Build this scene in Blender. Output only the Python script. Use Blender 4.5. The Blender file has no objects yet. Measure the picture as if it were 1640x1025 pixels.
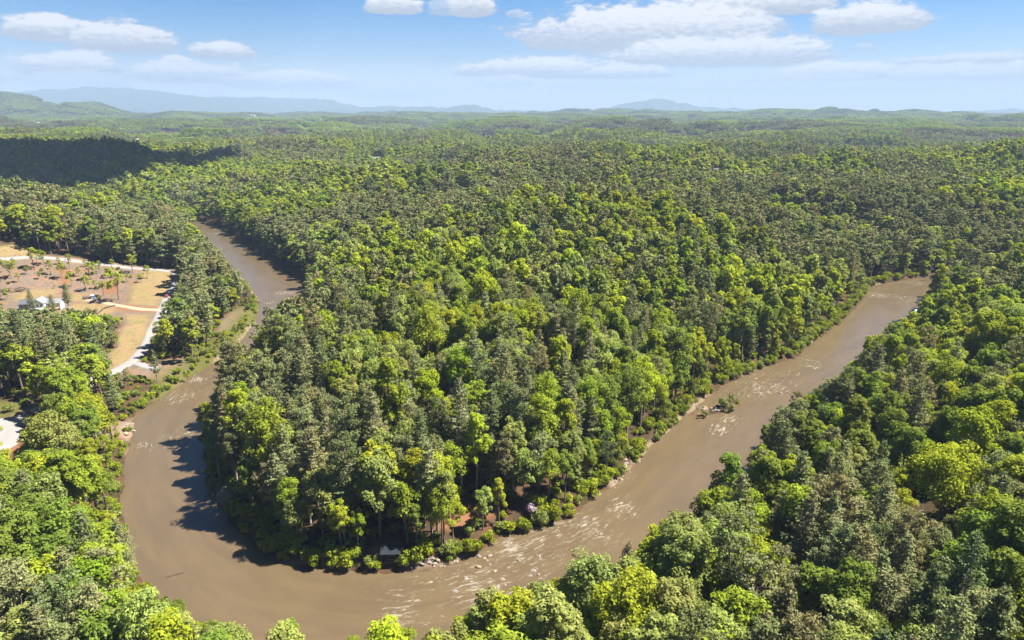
import bpy, math, random
import numpy as np
from mathutils import Vector, Matrix

R = math.radians
rng = np.random.default_rng(7)
random.seed(7)
S = bpy.context.scene
COL = S.collection

# ------------------------------------------------------------------ camera
PITCH, CAMZ, FPX = 16.7, 130.0, 1108.0
cam = bpy.data.cameras.new('camera')
cam_o = bpy.data.objects.new('camera', cam)
COL.objects.link(cam_o)
cam_o.location = (0, 0, CAMZ)
cam_o.rotation_euler = (R(90 - PITCH), 0, 0)
cam.sensor_width = 36.0
cam.lens = 36.0 * FPX / 1640.0
cam.clip_start = 1.0
cam.clip_end = 90000
S.camera = cam_o

# ------------------------------------------------------------------ sky, sun, exposure
SUN_AZ, SUN_EL = 82.0, 56.0            # azimuth clockwise from the view direction
SKY_STRENGTH, SUN_STRENGTH = 0.05, 5.0
S.view_settings.view_transform = 'Standard'
S.view_settings.look = 'None'
S.view_settings.gamma = 1
S.view_settings.use_curve_mapping = False
S.view_settings.exposure = 2.05
S.render.engine = 'CYCLES'
S.cycles.max_bounces = 8
S.cycles.diffuse_bounces = 5
S.cycles.glossy_bounces = 2
S.cycles.transmission_bounces = 5
S.cycles.volume_bounces = 0
S.cycles.sample_clamp_indirect = 6


class NT:
    """small helper to write node trees"""
    def __init__(s, tree):
        s.t = tree
        s.n = tree.nodes
        s.l = tree.links

    def node(s, kind, **kw):
        n = s.n.new(kind)
        for k, v in kw.items():
            setattr(n, k, v)
        return n

    def put(s, sock, v):
        if v is None:
            return
        if hasattr(v, 'is_output'):
            s.l.new(v, sock)
        else:
            try:
                sock.default_value = v
            except Exception:
                sock.default_value = (*v, 1.0)

    def m(s, op, a, b=None, c=None, clamp=False):
        n = s.node('ShaderNodeMath', operation=op, use_clamp=clamp)
        for i, v in enumerate((a, b, c)):
            if v is not None:
                s.put(n.inputs[i], v)
        return n.outputs[0]

    def mixc(s, f, a, b, blend='MIX'):
        n = s.node('ShaderNodeMix', data_type='RGBA', blend_type=blend)
        s.put(n.inputs[0], f)
        s.put(n.inputs[6], a)
        s.put(n.inputs[7], b)
        return n.outputs[2]

    def ramp(s, v, lo, hi, a=0.0, b=1.0):
        n = s.node('ShaderNodeMapRange', interpolation_type='SMOOTHSTEP')
        for i, x in enumerate((v, lo, hi, a, b)):
            s.put(n.inputs[i], x)
        return n.outputs[0]

    def noise(s, vec, scale, detail=4.0, rough=0.55, dist=0.0, dims='3D'):
        n = s.node('ShaderNodeTexNoise', noise_dimensions=dims)
        s.put(n.inputs['Vector'], vec)
        n.inputs['Scale'].default_value = scale
        n.inputs['Detail'].default_value = detail
        n.inputs['Roughness'].default_value = rough
        n.inputs['Distortion'].default_value = dist
        return n.outputs['Fac']

    def attr(s, name, kind='GEOMETRY'):
        return s.node('ShaderNodeAttribute', attribute_name=name, attribute_type=kind)


world = bpy.data.worlds.new('World')
S.world = world
world.use_nodes = True
w = NT(world.node_tree)
w.n.clear()
sky = w.node('ShaderNodeTexSky', sky_type='NISHITA')
sky.sun_disc = False
sky.sun_elevation = R(SUN_EL)
sky.sun_rotation = R(SUN_AZ)
sky.altitude = 350
sky.air_density = 1.0
sky.dust_density = 0.15
sky.ozone_density = 3.5
tc = w.node('ShaderNodeTexCoord')
sep = w.node('ShaderNodeSeparateXYZ')
w.l.new(tc.outputs['Generated'], sep.inputs[0])
X, Y, Z = sep.outputs
AZ = w.m('MULTIPLY', w.m('ARCTAN2', X, Y), 57.2958)          # degrees
EL = w.m('MULTIPLY', w.m('ARCSINE', Z), 57.2958)
cv = w.node('ShaderNodeCombineXYZ')
w.put(cv.inputs[0], AZ)
w.put(cv.inputs[1], w.m('MULTIPLY', EL, 2.6))
big = w.noise(cv.outputs[0], 0.42, 7.0, 0.62)
fine = w.noise(cv.outputs[0], 1.5, 6.0, 0.65)
# cumulus banks: azimuth, elevation of the flat base, half width, height, softness, density   (degrees)
SEEN = [(855, 1230, 10, 82, 1.0), (1005, 1312, 62, 106, 1.0), (1308, 1480, 6, 54, .95), (1085, 1325, -14, 26, .9), (1180, 1265, 26, 50, .7),
        (5, 150, 28, 64, .9), (115, 278, 38, 84, .95), (308, 398, 68, 94, .85), (25, 198, 86, 121, .9), (258, 312, 90, 111, .85), (205, 405, 102, 132, .75), (375, 575, 114, 144, .75), (545, 685, 127, 150, .55),
        (590, 675, -8, 22, .95), (720, 795, -12, 26, .95), (685, 735, 0, 24, .5), (750, 980, 94, 124, .85), (920, 1070, 105, 126, .8), (765, 855, 121, 141, .55),
        (1260, 1435, 101, 130, .8), (1415, 1650, 103, 134, .7), (1440, 1670, 85, 104, .65), (1595, 1690, 97, 123, .75), (1155, 1405, 117, 138, .5),
        (-70, 35, 111, 130, .55), (55, 215, 114, 144, .4), (1090, 1650, 129, 147, .35), (555, 705, 139, 157, .35), (812, 838, 15, 27, .5), (1366, 1398, 69, 80, .5), (895, 1165, 127, 144, .3)]


def azel(px, py):
    u, v = (px - 820) / FPX, (512.5 - py) / FPX
    cp, sp = math.cos(R(PITCH)), math.sin(R(PITCH))
    x, y, z = u, cp + v * sp, -sp + v * cp
    return math.degrees(math.atan2(x, y)), math.degrees(math.atan2(z, math.hypot(x, y)))


CLOUDS = []
for x0, x1, yt, yb, dn_ in SEEN:
    a0, a1 = azel(x0, yb)[0], azel(x1, yb)[0]
    e0, e1 = azel((x0 + x1) / 2, yb)[1], azel((x0 + x1) / 2, yt)[1]
    CLOUDS.append(((a0 + a1) / 2, e0 + .24 * (e1 - e0), (a1 - a0) / 2, .78 * (e1 - e0), .9 if dn_ > .6 else .65, min(1, dn_ * 1.2)))
CLOUDS += [
    (-62, 6, 10, 3, .9, .9), (58, 7, 12, 3.4, .9, .95), (80, 5, 9, 2.4, .9, .85), (-88, 5, 12, 2.6, .9, .85),
    (120, 6, 12, 3, .9, .9), (160, 5, 13, 3, .9, .9), (-125, 6, 12, 3, .9, .9), (-160, 7, 10, 3, .9, .9), (-50, 14, 9, 3, .9, .8), (40, 16, 10, 3.4, .9, .8)]
cover = None
lit = None
for az, el, hw, h, soft, dens in CLOUDS:
    dx = w.m('DIVIDE', w.m('SUBTRACT', AZ, az), hw)
    dz = w.m('SUBTRACT', EL, el)
    up = w.m('DIVIDE', dz, h)
    dn = w.m('DIVIDE', dz, -0.30 * h - .05)
    v = w.m('MAXIMUM', up, dn)
    r2 = w.m('MULTIPLY', w.m('ADD', w.m('MULTIPLY', dx, dx), w.m('MULTIPLY', v, v)), .80)
    a = w.m('SUBTRACT', 1.22, r2)
    a = w.m('ADD', a, w.m('MULTIPLY', w.m('SUBTRACT', big, .49), 2.6))
    a = w.m('ADD', a, w.m('MULTIPLY', w.m('SUBTRACT', fine, .5), 1.1))
    c = w.m('MULTIPLY', w.ramp(a, -.12, .42 / max(soft, .3)), dens)
    sh = w.m('MULTIPLY', w.ramp(w.m('ADD', up, w.m('MULTIPLY', w.m('SUBTRACT', fine, .5), 1.5)), -.1, .75), c)
    cover = c if cover is None else w.m('MAXIMUM', cover, c)
    lit = sh if lit is None else w.m('MAXIMUM', lit, sh)
# fair weather clouds higher up, over the rest of the sky
pz = w.m('MAXIMUM', Z, .05)
pv = w.node('ShaderNodeCombineXYZ')
w.put(pv.inputs[0], w.m('DIVIDE', X, pz))
w.put(pv.inputs[1], w.m('DIVIDE', Y, pz))
hi = w.noise(pv.outputs[0], .9, 6.0, .6)
hic = w.m('MULTIPLY', w.ramp(hi, .56, .68), w.ramp(EL, 11.0, 17.0))
cover = w.m('MAXIMUM', cover, w.m('MULTIPLY', hic, .9))
lit = w.m('MAXIMUM', lit, w.m('MULTIPLY', hic, .8))
cloud_col = w.mixc(lit, (2.35, 2.6, 3.0), (4.7, 4.7, 4.75))
hs = w.node('ShaderNodeHueSaturation')
hs.inputs['Saturation'].default_value = 1.62
hs.inputs['Value'].default_value = .60
w.l.new(sky.outputs[0], hs.inputs['Color'])
veil = w.m('MULTIPLY', w.ramp(EL, 4.2, .2), w.m('ADD', .5, w.m('MULTIPLY', big, .45)))
skyc = w.mixc(cover, w.mixc(veil, w.mixc(1.0, hs.outputs[0], (1.06, .90, 1.02, 1), 'MULTIPLY'), (4.5, 4.85, 5.2, 1)), cloud_col)
bg = w.node('ShaderNodeBackground')
w.put(bg.inputs[0], skyc)
bg.inputs[1].default_value = SKY_STRENGTH
out = w.node('ShaderNodeOutputWorld')
w.l.new(bg.outputs[0], out.inputs[0])

sun = bpy.data.lights.new('sun', 'SUN')
sun.energy = SUN_STRENGTH
sun.angle = R(0.53)
sun.color = (1.0, .945, .84)
sun_o = bpy.data.objects.new('sun', sun)
COL.objects.link(sun_o)
SUNV = Vector((math.sin(R(SUN_AZ)) * math.cos(R(SUN_EL)), math.cos(R(SUN_AZ)) * math.cos(R(SUN_EL)), math.sin(R(SUN_EL))))
sun_o.rotation_euler = SUNV.to_track_quat('Z', 'Y').to_euler()
sun_o.location = (300, 50, 700)

# ------------------------------------------------------------------ helpers
CP, SP = math.cos(R(PITCH)), math.sin(R(PITCH))


def ray(px, py):
    u, v = (px - 820) / FPX, (512.5 - py) / FPX
    return np.array([u, CP + v * SP, -SP + v * CP])


def flat(px, py, z=0.0):
    """the point of the level z seen at this place of the photograph"""
    d = ray(px, py)
    t = (z - CAMZ) / d[2]
    return np.array([d[0] * t, d[1] * t])


def project(x, y, z):
    dz = z - CAMZ
    dep = y * CP - dz * SP
    up = y * SP + dz * CP
    return 820 + FPX * x / dep, 512.5 - FPX * up / dep, dep


def tag(o, label=None, cat=None, group=None, kind=None):
    if label:
        o['label'] = label
    if cat:
        o['category'] = cat
    if group:
        o['group'] = group
    if kind:
        o['kind'] = kind
    return o


def link(name, data, parent=None, loc=None, rot=None, scale=None):
    o = bpy.data.objects.new(name, data)
    COL.objects.link(o)
    if parent is not None:
        o.parent = parent
    if loc is not None:
        o.location = loc
    if rot is not None:
        o.rotation_euler = rot
    if scale is not None:
        o.scale = scale
    return o


def mesh_np(name, V, F, mats, fmat=None, smooth=False, attrs=None):
    """V (n,3), F (m,k) with one k"""
    V = np.asarray(V, np.float32)
    F = np.asarray(F, np.int32)
    me = bpy.data.meshes.new(name)
    k = F.shape[1]
    me.vertices.add(len(V))
    me.vertices.foreach_set('co', V.ravel())
    me.loops.add(F.size)
    me.loops.foreach_set('vertex_index', F.ravel())
    me.polygons.add(len(F))
    me.polygons.foreach_set('loop_start', np.arange(0, F.size, k, dtype=np.int32))
    if fmat is not None:
        me.polygons.foreach_set('material_index', np.asarray(fmat, np.int32))
    me.polygons.foreach_set('use_smooth', np.full(len(F), smooth))
    for m in mats:
        me.materials.append(m)
    for nm, (typ, dat) in (attrs or {}).items():
        a = me.attributes.new(nm, typ, 'POINT')
        a.data.foreach_set('vector' if typ == 'FLOAT_VECTOR' else 'value', np.asarray(dat, np.float32).ravel())
    me.update(calc_edges=True)
    me.validate()
    return me


def hash2(ix, iy, seed):
    n = (ix.astype(np.int64) * 374761393 + iy.astype(np.int64) * 668265263 + seed * 982451653) & 0xffffffff
    n = ((n ^ (n >> 13)) * 1274126177) & 0xffffffff
    return ((n ^ (n >> 16)) & 0xffff) / 65535.0


def vnoise(x, y, scale, seed):
    x, y = np.asarray(x) / scale, np.asarray(y) / scale
    ix, iy = np.floor(x), np.floor(y)
    fx, fy = x - ix, y - iy
    fx, fy = fx * fx * (3 - 2 * fx), fy * fy * (3 - 2 * fy)
    a, b = hash2(ix, iy, seed), hash2(ix + 1, iy, seed)
    c, d = hash2(ix, iy + 1, seed), hash2(ix + 1, iy + 1, seed)
    return (a + (b - a) * fx) * (1 - fy) + (c + (d - c) * fx) * fy


def fbm(x, y, scale, seed, octv=4):
    s, a, t = 0, 1.0, 0
    for i in range(octv):
        s = s + a * vnoise(x, y, scale / 2 ** i, seed + i * 17)
        t += a
        a *= .5
    return s / t


def sstep(a, b, x):
    t = np.clip((x - a) / (b - a), 0, 1)
    return t * t * (3 - 2 * t)


def inpoly(x, y, P):
    c = np.zeros(np.shape(x), bool)
    n = len(P)
    for i in range(n):
        x1, y1 = P[i]
        x2, y2 = P[(i + 1) % n]
        if y1 == y2:
            continue
        k = ((y1 > y) != (y2 > y)) & (x < (x2 - x1) * (y - y1) / (y2 - y1) + x1)
        c ^= k
    return c


def edgedist(x, y, P, closed=True):
    best = np.full(np.shape(x), 1e9)
    n = len(P)
    for i in range(n if closed else n - 1):
        a, b = np.asarray(P[i]), np.asarray(P[(i + 1) % n])
        d = b - a
        L2 = max(d @ d, 1e-9)
        u = np.clip(((x - a[0]) * d[0] + (y - a[1]) * d[1]) / L2, 0, 1)
        best = np.minimum(best, np.hypot(x - a[0] - u * d[0], y - a[1] - u * d[1]))
    return best


# ------------------------------------------------------------------ the river's course
PEN = [(350, 360), (410, 405), (475, 440), (500, 464), (478, 505), (428, 556), (388, 603), (356, 645), (338, 686), (331, 725),
       (336, 760), (344, 792), (370, 832), (402, 870), (440, 898), (520, 911), (600, 917), (650, 918), (720, 905), (790, 872), (850, 850),
       (920, 830), (952, 800), (1000, 765), (1040, 722), (1080, 682), (1112, 648), (1152, 620), (1200, 597), (1280, 570), (1314, 540),
       (1352, 510), (1378, 482), (1392, 460), (1430, 450), (1490, 442)]
OUT = {0: (300, 353), 1: (345, 397), 2: (393, 450), 3: (416, 486), 4: (410, 514), 5: (375, 555), 6: (335, 586), 7: (290, 613), 8: (250, 643), 9: (213, 664),
       10: (206, 706), 11: (196, 748), 12: (190, 800), 13: (200, 862), 14: (226, 930)}
pen = np.array([flat(*p) for p in PEN])
tan = np.gradient(pen, axis=0)
tan = np.array([np.mean(tan[max(0, i - 2):i + 3], axis=0) for i in range(len(tan))])
tan /= np.linalg.norm(tan, axis=1)[:, None]
nrm = np.stack([tan[:, 1], -tan[:, 0]], 1)
outb = pen + nrm * 40.0
for i, p in OUT.items():
    outb[i] = flat(*p)
ctr = (pen + outb) / 2
hwid = np.linalg.norm(pen - outb, axis=1) / 2
hwid = np.clip(hwid, 9, 24)
ctr = np.vstack([[(-800, 960), (-650, 905), (-520, 880), (-420, 868)], ctr, [ctr[-1] + (75, 8), ctr[-1] + (170, -30), ctr[-1] + (300, -60), ctr[-1] + (470, -20), ctr[-1] + (700, 60)]])
hwid = np.concatenate([[20, 20, 20, 20], hwid, [20, 20, 20, 20, 20]])


def resample(P, Wd, step):
    t = np.concatenate([[0], np.cumsum(np.linalg.norm(np.diff(P, axis=0), axis=1))])
    n = int(t[-1] / step)
    q = np.linspace(0, t[-1], n)
    o = np.stack([np.interp(q, t, P[:, 0]), np.interp(q, t, P[:, 1])], 1)
    ww = np.interp(q, t, Wd)
    k = np.array([1, 2, 3, 2, 1]) / 9
    for _ in range(2):
        pad = np.pad(o, ((2, 2), (0, 0)), 'edge')
        o = np.stack([np.convolve(pad[:, j], k, 'valid') for j in (0, 1)], 1)
        ww = np.convolve(np.pad(ww, 2, 'edge'), k, 'valid')
    return o, ww, q


RC, RW, RSL = resample(ctr, hwid, 12.0)


def chaikin(P_, n=1):
    for _ in range(n):
        a_, b_ = P_[:-1], P_[1:]
        P_ = np.vstack([P_[:1], np.stack([a_ * .75 + b_ * .25, a_ * .25 + b_ * .75], 1).reshape(-1, 2), P_[-1:]])
    return P_


LA = np.array([(-800, 960), (-650, 905), (-520, 880), (-420, 868)], float)
LB = pen[-1] + np.array([(75, 8), (170, -30), (300, -60), (470, -20), (700, 60)], float)
RIVP = np.vstack([chaikin(np.vstack([LA + (4, 20), pen, LB + (0, 4)])), chaikin(np.vstack([LA - (4, 20), outb, LB - (0, 36)]))[::-1]])


def river(x, y):
    """signed distance to the waterline (negative in the water), s along, t across"""
    x, y = np.asarray(x, float).ravel(), np.asarray(y, float).ravel()
    best = np.full(x.shape, 1e9)
    ss = np.zeros_like(x)
    tt = np.zeros_like(x)
    for i in range(len(RC) - 1):
        a, b = RC[i], RC[i + 1]
        d = b - a
        L2 = d @ d
        u = np.clip(((x - a[0]) * d[0] + (y - a[1]) * d[1]) / L2, 0, 1)
        ex, ey = x - a[0] - u * d[0], y - a[1] - u * d[1]
        dist = np.sqrt(ex * ex + ey * ey)
        sd = dist - (RW[i] + (RW[i + 1] - RW[i]) * u)
        k = sd < best
        best = np.where(k, sd, best)
        ss = np.where(k, RSL[i] + u * (RSL[i + 1] - RSL[i]), ss)
        tt = np.where(k, dist * np.sign(ex * d[1] - ey * d[0]), tt)
    ex = edgedist(x, y, RIVP)
    best = np.where(inpoly(x, y, RIVP), -ex, ex)
    best = best + (vnoise(x, y, 14, 3) - .5) * 3.0 + (vnoise(x, y, 5, 4) - .5) * 1.6
    return best, ss, tt


def bump(x, y, cx, cy, sx, sy, rot=0.0):
    c, s = math.cos(rot), math.sin(rot)
    u, v = (x - cx) * c + (y - cy) * s, -(x - cx) * s + (y - cy) * c
    return np.exp(-(u / sx) ** 2 - (v / sy) ** 2)


ISLE = flat(1150, 656)


def height(x, y, dd=None):
    sh = np.shape(x)
    x, y = np.asarray(x, float).ravel(), np.asarray(y, float).ravel()
    d = river(x, y)[0] if dd is None else dd.ravel()
    r = np.hypot(x, y)
    far = sstep(900, 3500, r)
    A = 56 + 10 * far + (fbm(x, y, 520, 11, 3) - .5) * (68 + 50 * far) + (fbm(x, y, 1700, 21, 2) - .5) * 60 * far
    rv = 1 - np.abs(2 * fbm(x, y, 430, 15, 3) - 1)
    A = A - 22 * sstep(700, 1100, r) * (1 - sstep(2600, 5200, r))
    A = A - 46 * sstep(.70, 1.0, rv) * sstep(330, 620, r)
    A = A + 20 * bump(x, y, 15, 545, 150, 75) - 30 * bump(x, y, 30, 770, 260, 95) + 14 * bump(x, y, -60, 980, 300, 110) - 22 * bump(x, y, 380, 900, 220, 90)                      # the knoll on the neck of land
    A = A + 34 * bump(x, y, -850, 1130, 330, 260)                    # wooded hill on the left
    A = A + 26 * bump(x, y, 520, 1250, 500, 260) + 22 * bump(x, y, -120, 1500, 480, 240) + 20 * bump(x, y, 1050, 1700, 500, 300)
    A = A - 30 * bump(x, y, -330, 1300, 260, 220)
    flatl = np.exp(-((x + 285) / 165) ** 4 - ((y - 330) / 175) ** 4)
    A = A * (1 - .66 * flatl)
    A = A * (1 - .42 * bump(x, y, -45, 235, 60, 50))
    dp = np.maximum(d, 0)
    v = A * (1 - np.exp(-(dp / 150) ** 1.25)) + 2.2 * sstep(0, 5, d) + (fbm(x, y, 60, 31, 3) - .5) * 5 * sstep(10, 60, d)
    v = np.where(d < 0, -1.6 * sstep(0, 6, -d), v)
    v = v + 2.6 * bump(x, y, ISLE[0], ISLE[1], 9.5, 4.2, .75) + 1.6 * bump(x, y, ISLE[0] - 10, ISLE[1] - 7, 4, 3, .6)
    # hills and mountains towards the horizon
    v = v + 190 * bump(x, y, -4800, 6900, 1150, 700, .2) * (.75 + .5 * fbm(x, y, 700, 41)) 
    v = v + 88 * bump(x, y, 3150, 6900, 1500, 700, -.1) * (.6 + .8 * fbm(x, y, 900, 43))
    v = v + 60 * bump(x, y, 1500, 8200, 1500, 700, .0) * (.4 + fbm(x, y, 900, 47))
    m = 0
    for (mx, my, sx, sy, hh) in ((-10800, 20000, 3600, 1500, 470), (-8200, 21500, 2400, 1500, 330), (-13500, 21000, 2600, 1500, 430), (-5600, 21000, 1500, 900, 260), (-1000, 17500, 700, 600, 230), (-2700, 19000, 3000, 900, 165),
                                 (3900, 19500, 900, 700, 210), (4300, 20000, 2600, 900, 225), (14500, 19000, 2800, 900, 130)):
        m = m + hh * bump(x, y, mx, my, sx, sy) * (.62 + .76 * fbm(x, y, 1300, int(abs(mx)) % 97 + 50, 4))
    v = v + m * 1.0
    return v.reshape(sh)


def ground_at(px, py):
    """where the line of sight through this place of the photograph meets the ground"""
    d = ray(px, py)
    t = np.geomspace(60, 9000, 700)
    g = height(d[0] * t, d[1] * t)
    k = np.argmax(CAMZ + d[2] * t < g)
    t2 = np.linspace(t[max(k - 1, 0)], t[k], 24)
    g2 = height(d[0] * t2, d[1] * t2)
    j = np.argmax(CAMZ + d[2] * t2 < g2)
    return np.array([d[0] * t2[j], d[1] * t2[j], g2[j]])


def gpoly(pts):
    return np.array([ground_at(*p)[:2] for p in pts])


def pmask(x, y, P, soft):
    lo, hi = P.min(0) - soft, P.max(0) + soft
    m = np.zeros(np.shape(x))
    k = (x > lo[0]) & (x < hi[0]) & (y > lo[1]) & (y < hi[1])
    if k.any():
        xs, ys = x[k], y[k]
        e = edgedist(xs, ys, P)
        e = np.where(inpoly(xs, ys, P), e, -e) + (vnoise(xs, ys, 6, 77) - .5) * soft * 1.4
        m[k] = sstep(-soft, soft, e)
    return m


# places on the ground: lots, lawns, bare earth
LOT = gpoly([(-60, 404), (0, 412), (60, 408), (150, 418), (235, 428), (290, 435), (276, 465), (250, 515), (226, 560), (208, 588), (178, 600), (172, 575), (190, 535), (192, 512), (165, 512), (120, 515), (60, 508), (20, 522), (-60, 545)])
STRAW = [gpoly(p) for p in (
    [(115, 488), (160, 484), (190, 492), (182, 498), (150, 510), (100, 512), (50, 508), (100, 498)],
    [(232, 430), (286, 437), (268, 466), (250, 492), (205, 486), (212, 462)],
    [(205, 502), (240, 505), (228, 545), (205, 582), (180, 592), (178, 570), (195, 530)],
    [(0, 395), (28, 392), (58, 408), (0, 414), (-60, 408), (-60, 398)],
    [(20, 470), (90, 462), (85, 472), (30, 482)], [(110, 472), (135, 470), (135, 482), (110, 482)])]
CLAY = [gpoly(p) for p in (
    [(192, 488), (245, 492), (243, 500), (215, 500), (185, 495)], [(95, 435), (108, 432), (110, 456), (100, 458)],
    [(160, 452), (185, 448), (190, 470), (165, 472)], [(575, 535), (590, 533), (592, 575), (574, 572)],
    [(685, 625), (712, 600), (725, 612), (705, 645), (685, 650)], [(720, 820), (790, 800), (800, 815), (740, 845), (690, 850)],
    [(600, 880), (640, 870), (650, 890), (610, 905)], [(890, 370), (905, 365), (905, 390), (890, 392)],
    [(0, 715), (36, 706), (40, 722), (0, 730), (-60, 735)])]
DIRT = [gpoly(p) for p in (
    [(0, 445), (80, 440), (200, 440), (200, 470), (150, 480), (30, 470), (0, 478)], [(208, 588), (290, 572), (305, 590), (262, 610), (205, 606)],
    [(352, 515), (392, 488), (400, 498), (362, 535), (345, 535)], [(120, 690), (160, 680), (215, 672), (212, 700), (165, 715), (120, 715)],
    [(1122, 268), (1160, 268), (1160, 278), (1122, 278)], [(342, 770), (362, 775), (375, 800), (352, 802)])]
GRASS = [gpoly(p) for p in (
    [(425, 486), (404, 520), (372, 548), (340, 570), (300, 600), (268, 642), (222, 640), (262, 604), (310, 582), (352, 540), (398, 490)],
    [(-40, 640), (30, 642), (40, 650), (30, 662), (-40, 680)], [(212, 462), (222, 440), (234, 432), (222, 462), (212, 484), (202, 484)])]
SANDBAR = [gpoly(p) for p in ([(640, 905), (690, 898), (730, 893), (728, 903), (690, 912), (650, 916)], [(345, 775), (375, 795), (372, 805), (350, 800)], [(975, 770), (1010, 745), (1018, 750), (985, 780)], [(196, 676), (212, 672), (213, 700), (200, 706)])]
ROAD = [(-80, 422), (0, 416), (60, 411), (110, 416), (170, 424), (230, 431), (272, 434), (288, 441), (283, 452), (270, 474), (260, 498), (246, 524), (235, 550), (214, 578), (182, 596), (152, 612), (100, 636), (66, 652), (32, 672), (0, 690), (-90, 728)]
road_xy = gpoly(ROAD)
DRIVE = gpoly([(262, 497), (225, 496), (190, 490), (160, 483), (135, 480)])
SPUR = gpoly([(216, 580), (240, 590), (262, 592)])
GRAVEL = gpoly([(-90, 672), (0, 668), (34, 660), (62, 646), (72, 654), (44, 682), (40, 704), (0, 738), (-90, 760)])

# ------------------------------------------------------------------ materials


def mat(name):
    m = bpy.data.materials.new(name)
    m.use_nodes = True
    m.node_tree.nodes.clear()
    return m, NT(m.node_tree)


def plain(name, col, rough=.7, metal=0.0, grain=0.0, gscale=3.0, spec=.3):
    m, t = mat(name)
    b = t.node('ShaderNodeBsdfPrincipled')
    c = col
    if grain:
        o = t.node('ShaderNodeTexCoord')
        n = t.noise(o.outputs['Object'], gscale, 5, .6)
        c = t.mixc(n, tuple(x * (1 - grain) for x in col), tuple(min(1, x * (1 + grain)) for x in col))
    t.put(b.inputs['Base Color'], c)
    b.inputs['Roughness'].default_value = rough
    b.inputs['Metallic'].default_value = metal
    b.inputs['Specular IOR Level'].default_value = spec
    o = t.node('ShaderNodeOutputMaterial')
    t.l.new(b.outputs[0], o.inputs[0])
    return m


def leaf_mat(name, trans=.35):
    m, t = mat(name)
    ti = t.attr('tint', 'INSTANCER')
    va = t.attr('var')
    c = t.mixc(1.0, ti.outputs['Color'], va.outputs['Color'], 'MULTIPLY')
    d = t.node('ShaderNodeBsdfDiffuse')
    t.put(d.inputs[0], c)
    tr = t.node('ShaderNodeBsdfTranslucent')
    t.put(tr.inputs[0], t.mixc(1.0, c, (1.25, 1.15, .55, 1), 'MULTIPLY'))
    mx = t.node('ShaderNodeMixShader')
    mx.inputs[0].default_value = trans
    t.l.new(d.outputs[0], mx.inputs[1])
    t.l.new(tr.outputs[0], mx.inputs[2])
    o = t.node('ShaderNodeOutputMaterial')
    t.l.new(mx.outputs[0], o.inputs[0])
    return m


M_LEAF = leaf_mat('broad_leaf', .38)
M_NEEDLE = leaf_mat('needle', .2)
M_BARK = plain('bark', (.17, .13, .10), .9, grain=.4, gscale=1.5)
M_PALEBARK = plain('pale_bark', (.33, .29, .25), .9, grain=.35, gscale=1.2)

# ground
m_ground, t = mat('ground')
g = t.node('ShaderNodeNewGeometry')
P = g.outputs['Position']
n1 = t.noise(P, .012, 5, .6)
n2 = t.noise(P, .09, 5, .65)
n3 = t.noise(P, .6, 4, .7)
n4 = t.noise(P, 2.6, 3, .7)
litter = t.mixc(t.ramp(n2, .35, .65), (.15, .085, .05, 1), (.075, .058, .034, 1))
litter = t.mixc(t.m('MULTIPLY', t.ramp(n3, .5, .7), .6), litter, (.05, .07, .022, 1))
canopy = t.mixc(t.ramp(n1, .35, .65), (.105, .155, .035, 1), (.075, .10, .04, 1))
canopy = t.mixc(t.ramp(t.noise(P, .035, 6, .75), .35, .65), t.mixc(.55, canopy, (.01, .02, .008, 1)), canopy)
z1 = t.attr('zone')
sz = t.node('ShaderNodeSeparateColor')
t.l.new(z1.outputs['Color'], sz.inputs[0])
straw = t.mixc(t.ramp(n3, .3, .7), (.43, .315, .165, 1), (.32, .25, .12, 1))
straw = t.mixc(t.ramp(n2, .5, .75), straw, (.26, .24, .10, 1))
straw = t.mixc(t.ramp(t.noise(P, .3, 5, .7, .8), .54, .68), straw, (.25, .18, .10, 1))
clay = t.mixc(t.ramp(n3, .3, .7), (.37, .17, .085, 1), (.29, .16, .09, 1))
dirt = t.mixc(t.ramp(n2, .35, .65), (.30, .205, .145, 1), (.23, .185, .15, 1))
dirt = t.mixc(t.ramp(t.noise(P, .16, 5, .7), .5, .62), dirt, (.36, .20, .12, 1))
dirt = t.mixc(t.ramp(t.noise(P, .11, 6, .75, 1.0), .52, .62), dirt, (.20, .175, .16, 1))
dirt = t.mixc(t.ramp(n3, .5, .68), dirt, (.15, .14, .065, 1))
grass = t.mixc(t.ramp(n2, .35, .65), (.135, .15, .035, 1), (.19, .17, .06, 1))
grass = t.mixc(t.ramp(n3, .5, .72), grass, (.075, .105, .025, 1))
z2 = t.attr('zone2')
sz2 = t.node('ShaderNodeSeparateColor')
t.l.new(z2.outputs['Color'], sz2.inputs[0])
c = litter
c = t.mixc(sz.outputs[2], c, t.mixc(1.0, dirt, (1.12, 1.13, 1.15, 1), 'MULTIPLY'))
c = t.mixc(sz2.outputs[0], c, grass)
c = t.mixc(sz.outputs[0], c, straw)
c = t.mixc(sz.outputs[1], c, clay)
sand = t.mixc(n4, (.42, .33, .23, 1), (.27, .21, .15, 1))
c = t.mixc(sz2.outputs[1], c, sand)
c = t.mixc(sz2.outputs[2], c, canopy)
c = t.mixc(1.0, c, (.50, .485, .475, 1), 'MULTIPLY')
c = t.mixc(t.m('MULTIPLY', t.ramp(n4, .4, .6), .35), c, t.mixc(.5, c, (.02, .018, .012, 1)))
b = t.node('ShaderNodeBsdfDiffuse')
t.put(b.inputs[0], c)
bp = t.node('ShaderNodeBump')
bp.inputs['Strength'].default_value = .6
bp.inputs['Distance'].default_value = .4
t.put(bp.inputs['Height'], n3)
t.l.new(bp.outputs[0], b.inputs['Normal'])
o = t.node('ShaderNodeOutputMaterial')
t.l.new(b.outputs[0], o.inputs[0])

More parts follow.
